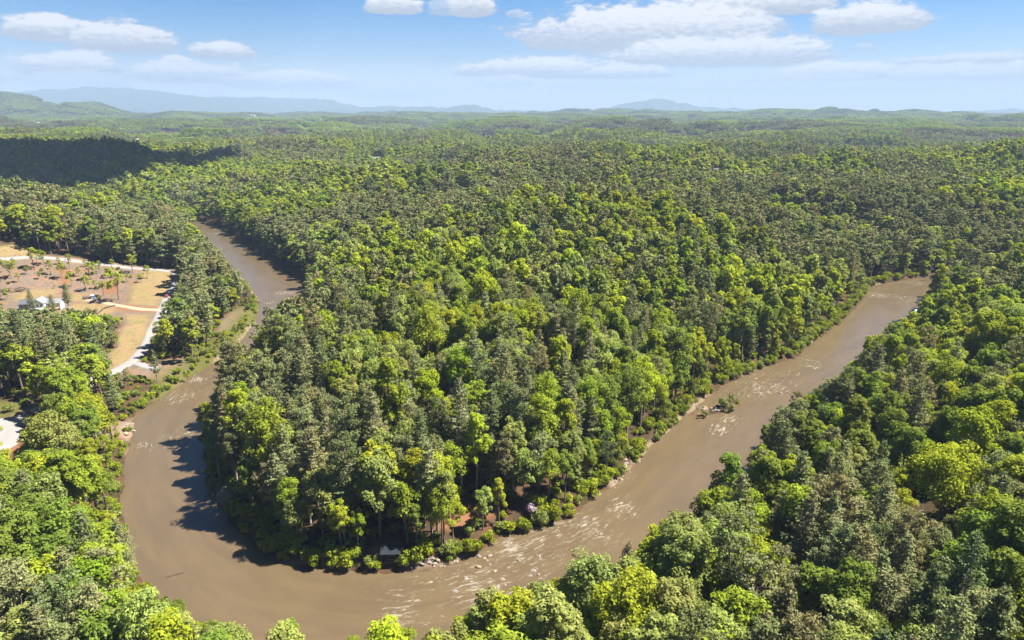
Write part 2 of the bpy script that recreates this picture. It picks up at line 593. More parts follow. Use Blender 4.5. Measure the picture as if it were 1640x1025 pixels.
# muddy water
m_water, t = mat('muddy_water')
st = t.attr('flow')
fo = t.attr('foam')
g = t.node('ShaderNodeNewGeometry')
mp = t.node('ShaderNodeMapping')
t.l.new(st.outputs['Vector'], mp.inputs[0])
mp.inputs['Scale'].default_value = (.24, .95, 1)
f1 = t.noise(mp.outputs[0], 1.0, 9, .74, .8)
mp2 = t.node('ShaderNodeMapping')
t.l.new(st.outputs['Vector'], mp2.inputs[0])
mp2.inputs['Scale'].default_value = (.035, .16, 1)
f2 = t.noise(mp2.outputs[0], 1.0, 5, .6, .3)
rip = t.noise(g.outputs['Position'], 1.3, 5, .6)
rough_w = t.m('ADD', t.m('MULTIPLY', fo.outputs['Fac'], .5), .16)
foam = t.m('MULTIPLY', t.ramp(t.m('ADD', f1, t.m('MULTIPLY', fo.outputs['Fac'], .20)), .62, .92), .85)
foam = t.m('MULTIPLY', foam, t.ramp(fo.outputs['Fac'], .02, .3))
mud = t.mixc(t.ramp(f2, .3, .7), (.092, .066, .036, 1), (.076, .055, .032, 1))
mud = t.mixc(t.m('MULTIPLY', t.ramp(f1, .5, .75), t.m('MULTIPLY', fo.outputs['Fac'], .8, clamp=True)), mud, (.19, .155, .11, 1))
colw = t.mixc(foam, mud, (.34, .315, .27, 1))
b = t.node('ShaderNodeBsdfPrincipled')
t.put(b.inputs['Base Color'], colw)
t.put(b.inputs['Roughness'], t.m('ADD', t.m('MULTIPLY', foam, .5), .2))
b.inputs['IOR'].default_value = 1.33
b.inputs['Specular IOR Level'].default_value = .5
bp = t.node('ShaderNodeBump')
bp.inputs['Distance'].default_value = .35
t.put(bp.inputs['Strength'], t.m('ADD', .10, t.m('MULTIPLY', fo.outputs['Fac'], .6)))
t.put(bp.inputs['Height'], t.m('ADD', rip, t.m('MULTIPLY', f1, 1.4)))
t.l.new(bp.outputs[0], b.inputs['Normal'])
o = t.node('ShaderNodeOutputMaterial')
t.l.new(b.outputs[0], o.inputs[0])

m_gravel, t = mat('gravel')
g = t.node('ShaderNodeNewGeometry')
na = t.noise(g.outputs['Position'], .25, 5, .6)
nb = t.noise(g.outputs['Position'], 3.0, 4, .7)
c = t.mixc(na, (.155, .15, .147, 1), (.235, .232, .235, 1))
c = t.mixc(t.m('MULTIPLY', nb, .4), c, (.15, .14, .13, 1))
c = t.mixc(t.ramp(t.noise(g.outputs['Position'], .08, 4, .6), .52, .72), c, (.26, .20, .15, 1))
b = t.node('ShaderNodeBsdfDiffuse')
t.put(b.inputs[0], c)
o = t.node('ShaderNodeOutputMaterial')
t.l.new(b.outputs[0], o.inputs[0])

# ------------------------------------------------------------------ the ground, one sheet out to the horizon
rad = np.concatenate([np.geomspace(35, 110, 40, endpoint=False), np.geomspace(110, 1000, 370, endpoint=False), np.geomspace(1000, 9000, 190, endpoint=False), np.geomspace(9000, 27000, 150)])
ang = np.concatenate([np.arange(-180, -46, 4.0), np.linspace(-46, 46, 420), np.arange(50, 180, 4.0)])
RR, AA = np.meshgrid(rad, np.radians(ang), indexing='ij')
GX, GY = RR * np.sin(AA), RR * np.cos(AA)
gd, _, _ = river(GX, GY)
GZ = height(GX, GY, gd).ravel()
gx, gy = GX.ravel(), GY.ravel()
rd = edgedist(gx, gy, road_xy, False)


def maxmask(polys, soft):
    m = np.zeros(len(gx))
    for p in polys:
        m = np.maximum(m, pmask(gx, gy, p, soft))
    return m


lotm = pmask(gx, gy, LOT, 4)
zs = maxmask(STRAW, 3)
zc = maxmask(CLAY, 2.5)
zd = np.maximum(maxmask(DIRT, 3), lotm * .9)
zd = np.maximum(zd, sstep(8, 4, rd))
zg = np.maximum(maxmask(GRASS, 3), .8 * sstep(20, 4, np.abs(gd - 2)) * (gx < -120) * (gy > 318) * (gy < 460))
zb = np.maximum(maxmask(SANDBAR, 2), sstep(1.5, .2, np.abs(gd - .6)) * sstep(.62, .75, vnoise(gx, gy, 18, 5)))
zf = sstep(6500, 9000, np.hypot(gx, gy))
# rough treetops on the far hills, where single trees can no longer be told apart
rr = np.hypot(gx, gy)
GZ = GZ + zf * (16 + 10 * vnoise(gx, gy, 70, 61) + 8 * vnoise(gx, gy, 190, 62))
nr, na_ = len(rad), len(ang)
idx = np.arange(nr * na_).reshape(nr, na_)
q = np.stack([idx[:-1, :-1], idx[:-1, 1:], idx[1:, 1:], idx[1:, :-1]], -1).reshape(-1, 4)[:, ::-1]
wrap = np.stack([idx[:-1, -1], idx[:-1, 0], idx[1:, 0], idx[1:, -1]], -1)[:, ::-1]
q = np.vstack([q, wrap])
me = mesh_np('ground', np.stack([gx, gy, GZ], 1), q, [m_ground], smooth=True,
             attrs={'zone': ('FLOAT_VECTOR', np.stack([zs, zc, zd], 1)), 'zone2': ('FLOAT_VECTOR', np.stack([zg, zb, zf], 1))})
tag(link('ground', me), kind='structure', label='wooded hilly ground with a cleared lot of straw and red clay')

# ------------------------------------------------------------------ water
cs = 1.5
x0, x1, y0, y1 = -700, 1000, 90, 1300
wx, wy = np.meshgrid(np.arange(x0, x1, cs), np.arange(y0, y1, cs), indexing='ij')
near = np.zeros(wx.shape, bool)
for p, hw_ in zip(RC, RW):
    i0, i1 = int((p[0] - 36 - x0) / cs), int((p[0] + 36 - x0) / cs)
    j0, j1 = int((p[1] - 36 - y0) / cs), int((p[1] + 36 - y0) / cs)
    near[max(i0, 0):max(i1, 0), max(j0, 0):max(j1, 0)] = True
ids = np.argwhere(near)
fx, fy = wx[near], wy[near]
fd, fs, ft = river(fx, fy)
keepv = fd < 4.5
lab = -np.ones(wx.shape, int)
tmp = -np.ones(len(fx), int)
tmp[keepv] = np.arange(keepv.sum())
lab[near] = tmp
RAPIDS = [(700, 945, 16), (760, 928, 17), (825, 895, 15), (880, 862, 15), (945, 848, 12), (990, 812, 8), (655, 985, 11), (1120, 655, 9), (1165, 672, 7), (1150, 690, 7), (1215, 620, 20), (1255, 603, 14),
          (1305, 583, 9), (1440, 478, 16), (1415, 474, 14), (1460, 452, 12), (290, 632, 13), (315, 608, 11), (265, 706, 9), (297, 692, 8), (225, 715, 5), (455, 470, 14), (430, 485, 9), (395, 395, 14), (350, 375, 16), (1000, 765, 5)]
WX, WY = fx[keepv], fy[keepv]
foam = np.zeros(len(WX))
for px, py, r_ in RAPIDS:
    p = flat(px, py)
    foam = np.maximum(foam, np.exp(-(((WX - p[0]) ** 2 + (WY - p[1]) ** 2) / r_ ** 2)))
foam *= .15 + 1.1 * fbm(WX, WY, 11, 91, 3)
foam = np.clip(foam, 0, 1)
WZ = foam * ((vnoise(WX, WY, 3.4, 92) - .4) * .55 + (vnoise(WX, WY, 9, 93) - .5) * .5)
A_ = lab[:-1, :-1]; B_ = lab[1:, :-1]; C_ = lab[1:, 1:]; D_ = lab[:-1, 1:]
k = (A_ >= 0) & (B_ >= 0) & (C_ >= 0) & (D_ >= 0)
me = mesh_np('water', np.stack([WX, WY, WZ], 1), np.stack([A_[k], B_[k], C_[k], D_[k]], 1), [m_water], smooth=True,
             attrs={'foam': ('FLOAT', foam), 'flow': ('FLOAT_VECTOR', np.stack([fs[keepv], ft[keepv], 0 * foam], 1))})
tag(link('river', me), kind='structure', label='muddy brown river with white rapids bending round the wooded point')


# ------------------------------------------------------------------ roads draped on the ground
def ribbon(name, P, width, lift, label, m):
    P = np.asarray(P)
    t_ = np.concatenate([[0], np.cumsum(np.linalg.norm(np.diff(P, axis=0), axis=1))])
    q_ = np.linspace(0, t_[-1], int(t_[-1] / 2) + 2)
    C = np.stack([np.interp(q_, t_, P[:, 0]), np.interp(q_, t_, P[:, 1])], 1)
    kk = np.ones(9) / 9
    pad = np.pad(C, ((4, 4), (0, 0)), 'edge')
    C = np.stack([np.convolve(pad[:, j], kk, 'valid') for j in (0, 1)], 1)
    T = np.gradient(C, axis=0)
    T /= np.linalg.norm(T, axis=1)[:, None]
    N = np.stack([T[:, 1], -T[:, 0]], 1)
    cols = 7
    V, F = [], []
    for j in range(cols):
        u = (j / (cols - 1) - .5) * (width + 1.2 * (vnoise(C[:, 0], C[:, 1], 9, 71) - .5))[:, None]
        q2 = C + N * u
        V.append(np.stack([q2[:, 0], q2[:, 1], height(q2[:, 0], q2[:, 1]) + (lift if 0 < j < cols - 1 else -.25)], 1))
    V = np.stack(V, 1)
    n = len(C)
    ii = np.arange(n * cols).reshape(n, cols)
    F = np.stack([ii[:-1, :-1], ii[:-1, 1:], ii[1:, 1:], ii[1:, :-1]], -1).reshape(-1, 4)
    return tag(link(name, mesh_np(name, V.reshape(-1, 3), F, [m], smooth=True)), kind='structure', label=label)


def sheet(name, P, lift, label, m, step=2.0):
    lo, hi_ = P.min(0), P.max(0)
    xs, ys = np.meshgrid(np.arange(lo[0], hi_[0], step), np.arange(lo[1], hi_[1], step), indexing='ij')
    e = edgedist(xs, ys, P)
    ins = inpoly(xs, ys, P)
    lab_ = -np.ones(xs.shape, int)
    lab_[ins] = np.arange(ins.sum())
    V = np.stack([xs[ins], ys[ins], height(xs[ins], ys[ins]) + np.where(e[ins] > 2.0, lift, -.2)], 1)
    a, b_, c_, d_ = lab_[:-1, :-1], lab_[1:, :-1], lab_[1:, 1:], lab_[:-1, 1:]
    kk = (a >= 0) & (b_ >= 0) & (c_ >= 0) & (d_ >= 0)
    return tag(link(name, mesh_np(name, V, np.stack([a[kk], b_[kk], c_[kk], d_[kk]], 1), [m], smooth=True)), kind='structure', label=label)


ribbon('road', road_xy, 6.6, .22, 'pale gravel road winding through the cleared lot to the bridge', m_gravel)
m_claytrack = plain('clay_track', (.36, .22, .14), .95, grain=.35, gscale=.4)
ribbon('driveway', DRIVE, 5.0, .30, 'dirt driveway from the gravel road to the unfinished house', m_claytrack)
ribbon('path', SPUR, 6.0, .30, 'short gravel turnout beside the road above the river', m_gravel)
sheet('gravel_yard', GRAVEL, .34, 'wide gravel yard where the road enters on the left', m_gravel)

# ------------------------------------------------------------------ tree meshes


class Acc:
    def __init__(s):
        s.V, s.F, s.A, s.M = [], [], [], []
        s.n = 0

    def tris(s, V, F, var, mi=0):
        s.V.append(np.asarray(V, float)); s.F.append(np.asarray(F) + s.n); s.A.append(np.asarray(var, float)); s.M.append(np.full(len(F), mi))
        s.n += len(V)

    def leaves(s, P, N, size, var, rg, stretch=1.0, mi=0):
        n = len(P)
        N = N / np.maximum(np.linalg.norm(N, axis=1), 1e-6)[:, None]
        r = rg.normal(size=(n, 3))
        t_ = np.cross(N, r)
        t_ /= np.maximum(np.linalg.norm(t_, axis=1), 1e-6)[:, None]
        b_ = np.cross(N, t_)
        sz_ = size[:, None]
        V = np.stack([P + t_ * sz_ * stretch, P + (-.5 * t_ * stretch + .87 * b_) * sz_, P + (-.5 * t_ * stretch - .87 * b_) * sz_], 1).reshape(-1, 3)
        F = np.arange(3 * n).reshape(n, 3)
        s.tris(V, F, np.repeat(var, 3), mi)

    def tube(s, pts, rads, k=6, mi=0):
        pts = np.asarray(pts, float)
        m = len(pts)
        V = []
        for i in range(m):
            d = pts[min(i + 1, m - 1)] - pts[max(i - 1, 0)]
            d /= max(np.linalg.norm(d), 1e-6)
            a = np.cross(d, (1, 0, 0) if abs(d[0]) < .9 else (0, 1, 0))
            a /= np.linalg.norm(a)
            b_ = np.cross(d, a)
            for j in range(k):
                th = 2 * math.pi * j / k
                V.append(pts[i] + rads[i] * (a * math.cos(th) + b_ * math.sin(th)))
        F = []
        for i in range(m - 1):
            for j in range(k):
                a0, a1 = i * k + j, i * k + (j + 1) % k
                F += [(a0, a1, a1 + k), (a0, a1 + k, a0 + k)]
        s.tris(V, F, np.ones(len(V)), mi)

    def build(s, name, mats, smooth=False):
        V, F, A, M = np.vstack(s.V), np.vstack(s.F), np.concatenate(s.A), np.concatenate(s.M)
        return mesh_np(name, V, F, mats, M, smooth, {'var': ('FLOAT_VECTOR', np.repeat(A[:, None], 3, 1))})

    def join(s, o, mi):
        for V, F, A in zip(o.V, o.F, o.A):
            s.V.append(V); s.F.append(F - 0 + (s.n - o.n0(V))) if False else None


def unit(rg, n):
    v = rg.normal(size=(n, 3))
    return v / np.linalg.norm(v, axis=1)[:, None]


def broadleaf(seed, H, Rc, base, nclump, nleaf, ls, spread=1.0, top=1.0):
    """crown, trunk: rounded crown made of many leaf clumps"""
    rg = np.random.default_rng(seed)
    cr, tr = Acc(), Acc()
    zc_ = H * (base + 1) / 2
    hz = H * (1 - base) / 2
    lobes = unit(rg, 5) * np.array([.32, .32, .25]) * np.array([Rc, Rc, hz])
    D = unit(rg, nclump)
    D[:, 2] = np.where(D[:, 2] < -.55, -D[:, 2], D[:, 2])
    rr_ = rg.uniform(.42, .86, nclump) ** .8
    C = D * rr_[:, None] * np.array([Rc, Rc, hz]) * spread + lobes[rg.integers(0, 5, nclump)] * .6 + np.array([0, 0, zc_])
    rc = Rc * rg.uniform(.20, .38, nclump)
    tot = rc ** 2 / np.sum(rc ** 2) * nleaf
    for i in range(nclump):
        n = max(6, int(tot[i]))
        d = unit(rg, n)
        outw = C[i] - np.array([0, 0, zc_ - hz * .5])
        outw /= max(np.linalg.norm(outw), .01)
        d = d + outw * .45 + np.array([0, 0, .2])
        d /= np.linalg.norm(d, axis=1)[:, None]
        rad_ = rc[i] * rg.uniform(.62, 1.12, n)
        P_ = C[i] + d * rad_[:, None] * np.array([1, 1, .78])
        N_ = d + rg.normal(size=(n, 3)) * .5 + np.array([0, 0, .75])
        cr.leaves(P_, N_, ls * rg.uniform(.6, 1.25, n), np.full(n, rg.uniform(.82, 1.15)) * rg.uniform(.72, 1.28, n), rg)
    bend = rg.normal(size=2) * .5
    r0 = .011 * H + .05
    tz = np.array([-.8, .25 * H, .5 * H, .8 * H])
    tr.tube([(0, 0, -.8), (bend[0] * .4, bend[1] * .4, .25 * H), (bend[0], bend[1], .5 * H), (bend[0] * .6, bend[1] * .6, .82 * H)], [r0 * 1.35, r0, r0 * .7, r0 * .2], 6)
    for i in rg.permutation(nclump)[:9]:
        z0 = rg.uniform(max(.25, base * .8), .6) * H
        p0 = np.array([bend[0] * z0 / (.5 * H) * .9, bend[1] * z0 / (.5 * H) * .9, z0])
        pm = (p0 + C[i]) / 2 - np.array([0, 0, .5])
        tr.tube([p0, pm, C[i]], [r0 * .45, r0 * .3, r0 * .1], 4)
    return cr, tr


def yellow_pine(seed, H, Rc, base, nclump, nleaf, ls):
    """bare trunk with a ragged crown of needle tufts on up-swept boughs"""
    rg = np.random.default_rng(seed)
    cr, tr = Acc(), Acc()
    r0 = .0095 * H + .05
    lean = rg.normal(size=2) * .6
    tr.tube([(0, 0, -.8), (lean[0] * .4, lean[1] * .4, .4 * H), (lean[0], lean[1], .97 * H)], [r0 * 1.25, r0 * .8, r0 * .12], 6)
    for i in range(nclump):
        f = rg.uniform(0, 1) ** .9
        z = H * (base + (1 - base) * f)
        prof = min(1, .35 + 2.4 * (1 - f)) * min(1, .45 + 1.5 * f)
        a = rg.uniform(0, 2 * math.pi)
        rad_ = Rc * prof * rg.uniform(.35, 1.0)
        c0 = np.array([lean[0] * z / H, lean[1] * z / H, z - rad_ * .18])
        c = np.array([c0[0] + math.cos(a) * rad_, c0[1] + math.sin(a) * rad_, z + rg.uniform(-.2, .6)])
        n = max(5, int(nleaf / nclump * rg.uniform(.7, 1.3)))
        rc = Rc * rg.uniform(.2, .32)
        d = unit(rg, n)
        P_ = c + d * (rc * rg.uniform(.2, 1.05, n))[:, None] * np.array([1, 1, .62])
        N_ = d + rg.normal(size=(n, 3)) * .8 + np.array([0, 0, .8])
        cr.leaves(P_, N_, ls * rg.uniform(.6, 1.2, n), np.full(n, rg.uniform(.9, 1.1)) * rg.uniform(.8, 1.2, n), rg, 1.5)
        if i % 2 == 0:
            tr.tube([c0, (c0 + c) / 2 + np.array([0, 0, -.1]), c], [r0 * .28, r0 * .2, .03], 3)
    for i in range(9):
        z = H * rg.uniform(.3, base + .12)
        a = rg.uniform(0, 6.28)
        L_ = rg.uniform(.8, 2.4)
        p = np.array([lean[0] * z / H, lean[1] * z / H, z])
        tr.tube([p, p + np.array([math.cos(a) * L_, math.sin(a) * L_, rg.uniform(-.5, .5)])], [.06, .025], 3)
    return cr, tr


def white_pine(seed, H, Rc, base, nlayer, nleaf, ls):
    """tall pine with level plumes of needles in open whorls"""
    rg = np.random.default_rng(seed)
    cr, tr = Acc(), Acc()
    r0 = .0095 * H + .05
    tr.tube([(0, 0, -.8), (0, 0, .5 * H), (0, 0, .99 * H)], [r0 * 1.25, r0 * .75, .04], 6)
    br = []
    for i in range(nlayer):
        f = (i + rg.uniform(-.3, .3)) / nlayer
        z = H * (base + (1 - base) * max(0, min(.985, f)))
        prof = (1 - f) ** .75 * min(1, .55 + 1.6 * f) + .05
        nb = rg.integers(4, 7)
        a0 = rg.uniform(0, 6.28)
        for j in range(nb):
            a = a0 + 6.283 * j / nb + rg.uniform(-.3, .3)
            L_ = Rc * prof * rg.uniform(.6, 1.15)
            br.append((z, a, L_))
    tot = sum(b_[2] for b_ in br)
    for z, a, L_ in br:
        n = max(3, int(nleaf * L_ / tot))
        u = rg.uniform(.22, 1.03, n)
        side = rg.normal(size=n) * .20 * L_ * (1.15 - u * .5)
        rise = .10 * L_ * u ** 2 * 2.0 - .05 * L_
        ca, sa = math.cos(a), math.sin(a)
        P_ = np.stack([ca * u * L_ - sa * side, sa * u * L_ + ca * side, z + rise + rg.normal(size=n) * .13], 1)
        N_ = np.tile([ca * .15, sa * .15, 1.0], (n, 1)) + rg.normal(size=(n, 3)) * .6
        cr.leaves(P_, N_, ls * rg.uniform(.6, 1.2, n), np.full(n, rg.uniform(.9, 1.1)) * rg.uniform(.8, 1.2, n), rg, 1.5)
        p0 = np.array([0, 0, z - .05 * L_])
        if L_ > .8:
            tr.tube([p0, np.array([ca * L_ * .9, sa * L_ * .9, z + .06 * L_])], [.07, .02], 3)
    for i in range(14):
        z = H * rg.uniform(.18, base + .1)
        a = rg.uniform(0, 6.28)
        L_ = rg.uniform(.8, 2.8)
        tr.tube([(0, 0, z), (math.cos(a) * L_, math.sin(a) * L_, z + rg.uniform(-.5, .4))], [.07, .025], 3)
    return cr, tr


def snag(seed, H):
    """bare grey tree with dead limbs"""
    rg = np.random.default_rng(seed)
    tr = Acc()
    r0 = .26
    tr.tube([(0, 0, -.6), (.2, .1, .4 * H), (.1, .3, .75 * H), (.3, .2, H)], [r0 * 1.2, r0, r0 * .55, .05], 7)
    for i in range(34):
        z = H * rg.uniform(.25, .97)
        a = rg.uniform(0, 6.28)
        L_ = (H - z) * .16 + rg.uniform(.7, 2.4)
        e = np.array([.15 + math.cos(a) * L_, .15 + math.sin(a) * L_, z + rg.uniform(-.3, .9)])
        tr.tube([(.15, .15, z), e * .5 + np.array([.07, .07, z * .5 + .1]), e], [.075, .05, .015], 3)
        for q_ in range(2):
            f = rg.uniform(.5, .95)
            pp = np.array([.15, .15, z]) * (1 - f) + e * f
            tr.tube([pp, pp + rg.normal(size=3) * .5], [.03, .01], 3)
    return tr


def bush(seed, H, Rc, nclump, nleaf, ls, open_=False):
    rg = np.random.default_rng(seed)
    cr, tr = Acc(), Acc()
    a = rg.uniform(0, 6.28, nclump)
    q_ = np.sqrt(rg.uniform(0, 1, nclump)) * Rc * .75
    C = np.stack([np.cos(a) * q_, np.sin(a) * q_, H * (.3 + .5 * rg.uniform(0, 1, nclump) * (1 - .5 * (q_ / Rc) ** 2))], 1)
    for c in C:
        n = nleaf // nclump
        d = unit(rg, n) + np.array([0, 0, .25])
        d /= np.linalg.norm(d, axis=1)[:, None]
        rc = Rc * (rg.uniform(.2, .32) if open_ else rg.uniform(.3, .45))
        P_ = c + d * (rc * rg.uniform(.3 if open_ else .65, 1.1, n))[:, None] * np.array([1, 1, .85])
        P_[:, 2] = np.maximum(P_[:, 2], .05)
        cr.leaves(P_, d + rg.normal(size=(n, 3)) * .6, ls * rg.uniform(.6, 1.25, n), np.full(n, rg.uniform(.85, 1.15)) * rg.uniform(.72, 1.28, n), rg)
    for c in C[:8]:
        p0 = np.array([c[0] * .15, c[1] * .15, -.4])
        tr.tube([p0, p0 * .4 + c * .6 * np.array([.8, .8, 1]), c], [.09, .06, .02], 4)
    return cr, tr


def merged(name, cr, tr, m_leaf, m_bark):
    a = Acc()
    off = 0
    for src, mi in ((cr, 0), (tr, 1)):
        V, F, A = np.vstack(src.V), np.vstack(src.F), np.concatenate(src.A)
        a.tris(V, F, A, mi)
    return a.build(name, [m_leaf, m_bark])


# near prototypes: (crown mesh, trunk mesh, height, crown radius, look)
NEAR = {'broad': [], 'pine': []}
B_SPECS = [(19, 4.4, .20, 40, .0, 'round'), (21, 5.4, .22, 54, .0, 'broad'), (24, 4.2, .24, 38, .0, 'narrow'), (18, 4.8, .18, 44, .0, 'round'),
           (21, 4.6, .28, 34, .0, 'open'), (23, 5.9, .24, 66, .0, 'broad'), (16, 3.8, .16, 30, .0, 'round'), (25, 4.4, .26, 42, .0, 'narrow'), (22, 4.9, .2, 50, .0, 'round')]
for i, (H, Rc, ba, nc, _, look) in enumerate(B_SPECS):
    cr, tr = broadleaf(100 + i, H, Rc, ba, int(nc * 1.25), 5000, .33)
    NEAR['broad'].append((cr.build('broadleaf_crown', [M_LEAF]), tr.build('broadleaf_trunk', [M_BARK], True), H, Rc, look, cr, tr))
P_SPECS = [('y', 22, 4.0, .42), ('w', 25, 5.6, .25), ('y', 25, 4.2, .50), ('w', 23, 5.0, .32), ('w', 27, 5.4, .36), ('y', 20, 4.4, .32), ('w', 20, 4.6, .14)]
for i, (k_, H, Rc, ba) in enumerate(P_SPECS):
    cr, tr = yellow_pine(200 + i, H, Rc, ba, 74, 5000, .20) if k_ == 'y' else white_pine(200 + i, H, Rc, ba, 21, 5200, .21)
    NEAR['pine'].append((cr.build('pine_crown', [M_NEEDLE]), tr.build('pine_trunk', [M_PALEBARK if k_ == 'w' else M_BARK], True), H, Rc, 'layered' if k_ == 'w' else 'tufted', cr, tr))

SRC = {}


def source(colname, meshes):
    c_ = bpy.data.collections.new(colname)
    for i, me_ in enumerate(meshes):
        o_ = bpy.data.objects.new(f'{colname}_{chr(97 + i)}', me_)
        c_.objects.link(o_)
    SRC[colname] = c_


bm_near = [merged('broadleaf_near', p[5], p[6], M_LEAF, M_BARK) for p in NEAR['broad']]
pm_near = [merged('pine_near', p[5], p[6], M_NEEDLE, M_PALEBARK if p[4] == 'layered' else M_BARK) for p in NEAR['pine']]
bm_mid, pm_mid, bm_far, pm_far = [], [], [], []
for i, (H, Rc, ba, nc, _, look) in enumerate(B_SPECS):
    bm_mid.append(merged('broadleaf_mid', *broadleaf(300 + i, H, Rc, ba, nc * 2 // 3, 1100, .66), M_LEAF, M_BARK))
    bm_far.append(merged('broadleaf_far', *broadleaf(400 + i, H, Rc * 1.1, ba, 16, 330, 1.1), M_LEAF, M_BARK))
for i, (k_, H, Rc, ba) in enumerate(P_SPECS):
    f_ = yellow_pine if k_ == 'y' else white_pine
    pm_mid.append(merged('pine_mid', *f_(500 + i, H, Rc, ba, 36 if k_ == 'y' else 14, 1100, .46), M_NEEDLE, M_BARK))
    pm_far.append(merged('pine_far', *f_(600 + i, H, Rc * 1.1, ba * .8, 20 if k_ == 'y' else 9, 330, .85), M_NEEDLE, M_BARK))
NB, NP = len(B_SPECS), len(P_SPECS)
source('broadleaf_wood', bm_near + bm_mid + bm_far)
source('pine_wood', pm_near + pm_mid + pm_far)


# ------------------------------------------------------------------ where the trees stand
def photo_mask(polys):
    m = np.zeros((258, 412), bool)
    yy, xx = np.mgrid[0:258, 0:412] * 4.0
    for p in polys:
        m |= inpoly(xx, yy, p)
    return m


OPEN = photo_mask([
    [(300, 352), (338, 357), (372, 383), (402, 405), (447, 428), (497, 458), (470, 465), (440, 480), (418, 488), (412, 470), (388, 440), (366, 415), (335, 380)],
    [(416, 500), (400, 533), (345, 588), (318, 605), (298, 600), (335, 580), (375, 545), (400, 510)],
    [(330, 590), (310, 625), (305, 650), (303, 690), (300, 740), (322, 770), (342, 800), (362, 845), (402, 880), (442, 905), (520, 918), (570, 925), (640, 925), (720, 907), (800, 872), (850, 853), (930, 835), (962, 797), (1002, 767),
     (1042, 724), (1082, 692), (1112, 650), (1152, 628), (1202, 603), (1282, 577), (1322, 542), (1352, 517), (1387, 482), (1393, 460), (1430, 451), (1488, 444), (1478, 470), (1452, 475), (1432, 500), (1400, 530), (1405, 550),
     (1345, 592), (1335, 610), (1215, 662), (1200, 692), (1110, 742), (1095, 787), (1020, 832), (1000, 852), (940, 858), (930, 877), (850, 892), (830, 927), (710, 957), (690, 1003), (655, 990), (560, 1003), (500, 977), (430, 992), (385, 987), (340, 962),
     (300, 952), (240, 950), (232, 900), (198, 860), (187, 840), (175, 790), (200, 740), (205, 700), (217, 650), (265, 645), (300, 612)],
    [(0, 415), (60, 410), (150, 418), (235, 430), (290, 436), (272, 468), (248, 518), (222, 560), (205, 590), (180, 598), (176, 572), (194, 530), (196, 505), (150, 500), (110, 500), (20, 490), (0, 505)],
    [(0, 392), (30, 392), (55, 408), (0, 412)],
    [(215, 585), (262, 588), (255, 605), (220, 602)], [(0, 675), (40, 664), (62, 650), (66, 654), (42, 682), (30, 700), (0, 730)], [(100, 635), (155, 608), (160, 612), (110, 642)],
    [(385, 495), (395, 495), (365, 528), (350, 530)], [(1118, 268), (1160, 268), (1160, 275), (1118, 275)], [(600, 868), (640, 868), (650, 885), (605, 890)],
    [(33, 468), (108, 466), (108, 498), (33, 500)], [(500, 521), (532, 521), (532, 538), (500, 538)], [(915, 395), (936, 395), (936, 405), (915, 405)], [(722, 399), (738, 399), (738, 409), (722, 409)],
    [(1152, 418), (1170, 418), (1170, 430), (1152, 430)], [(1459, 492), (1478, 492), (1478, 503), (1459, 503)], [(596, 246), (616, 246), (616, 256), (596, 256)], [(612, 864), (642, 864), (642, 890), (612, 890)],
    [(1120, 640), (1185, 625), (1185, 668), (1115, 674)],
    [(578, 540), (590, 538), (590, 565), (576, 565)], [(690, 622), (712, 602), (722, 612), (700, 640)]])


STRICT = photo_mask([[(-8, 664), (62, 646), (70, 655), (46, 684), (42, 706), (4, 742), (-8, 742)], [(300, 350), (340, 357), (374, 383), (404, 405), (449, 428), (500, 459), (470, 467), (420, 488), (410, 470), (386, 440), (364, 415), (332, 380)],
                     [(270, 440), (288, 438), (278, 465), (252, 515), (232, 560), (205, 590), (200, 580), (226, 548), (245, 500), (262, 462)], [(606, 866), (646, 866), (652, 893), (604, 893)], [(1452, 790), (1462, 750), (1500, 730), (1540, 748), (1552, 790), (1530, 815), (1480, 815)], [(205, 855), (222, 900), (232, 925), (180, 925), (190, 890)], [(30, 465), (110, 463), (110, 492), (30, 494)]])


def blocked(x, y, z, H, Rc):
    """does this tree stand in the open sight of water, road or lot?"""
    hit = np.zeros(len(x), int)
    for f, o_ in ((1.0, 0), (.85, 0), (.85, -.6), (.85, .6), (.6, -.8), (.6, .8), (.6, 0), (.35, 0)):
        px, py, dep = project(x + o_ * Rc, y, z + f * H)
        ix, iy = np.round(px / 4).astype(int), np.round(py / 4).astype(int)
        ok = (ix >= 0) & (ix < 412) & (iy >= 0) & (iy < 258) & (dep > 1)
        hit += np.where(ok, OPEN[np.clip(iy, 0, 257), np.clip(ix, 0, 411)] + 2 * STRICT[np.clip(iy, 0, 257), np.clip(ix, 0, 411)], 0)
    return hit


def grid_points(rmin, rmax, sp):
    lim = math.radians(44)
    n = int(2 * rmax / sp)
    xs = (np.arange(n) - n / 2) * sp
    ys = np.arange(int(rmax / sp) + 1) * sp
    gx_, gy_ = np.meshgrid(xs, ys)
    gx_ = gx_ + rng.uniform(-.48, .48, gx_.shape) * sp
    gy_ = gy_ + rng.uniform(-.48, .48, gy_.shape) * sp
    r_ = np.hypot(gx_, gy_)
    a_ = np.arctan2(gx_, gy_ + 25)
    k_ = (r_ >= rmin) & (r_ < rmax) & (np.abs(a_) < lim)
    return gx_[k_], gy_[k_]


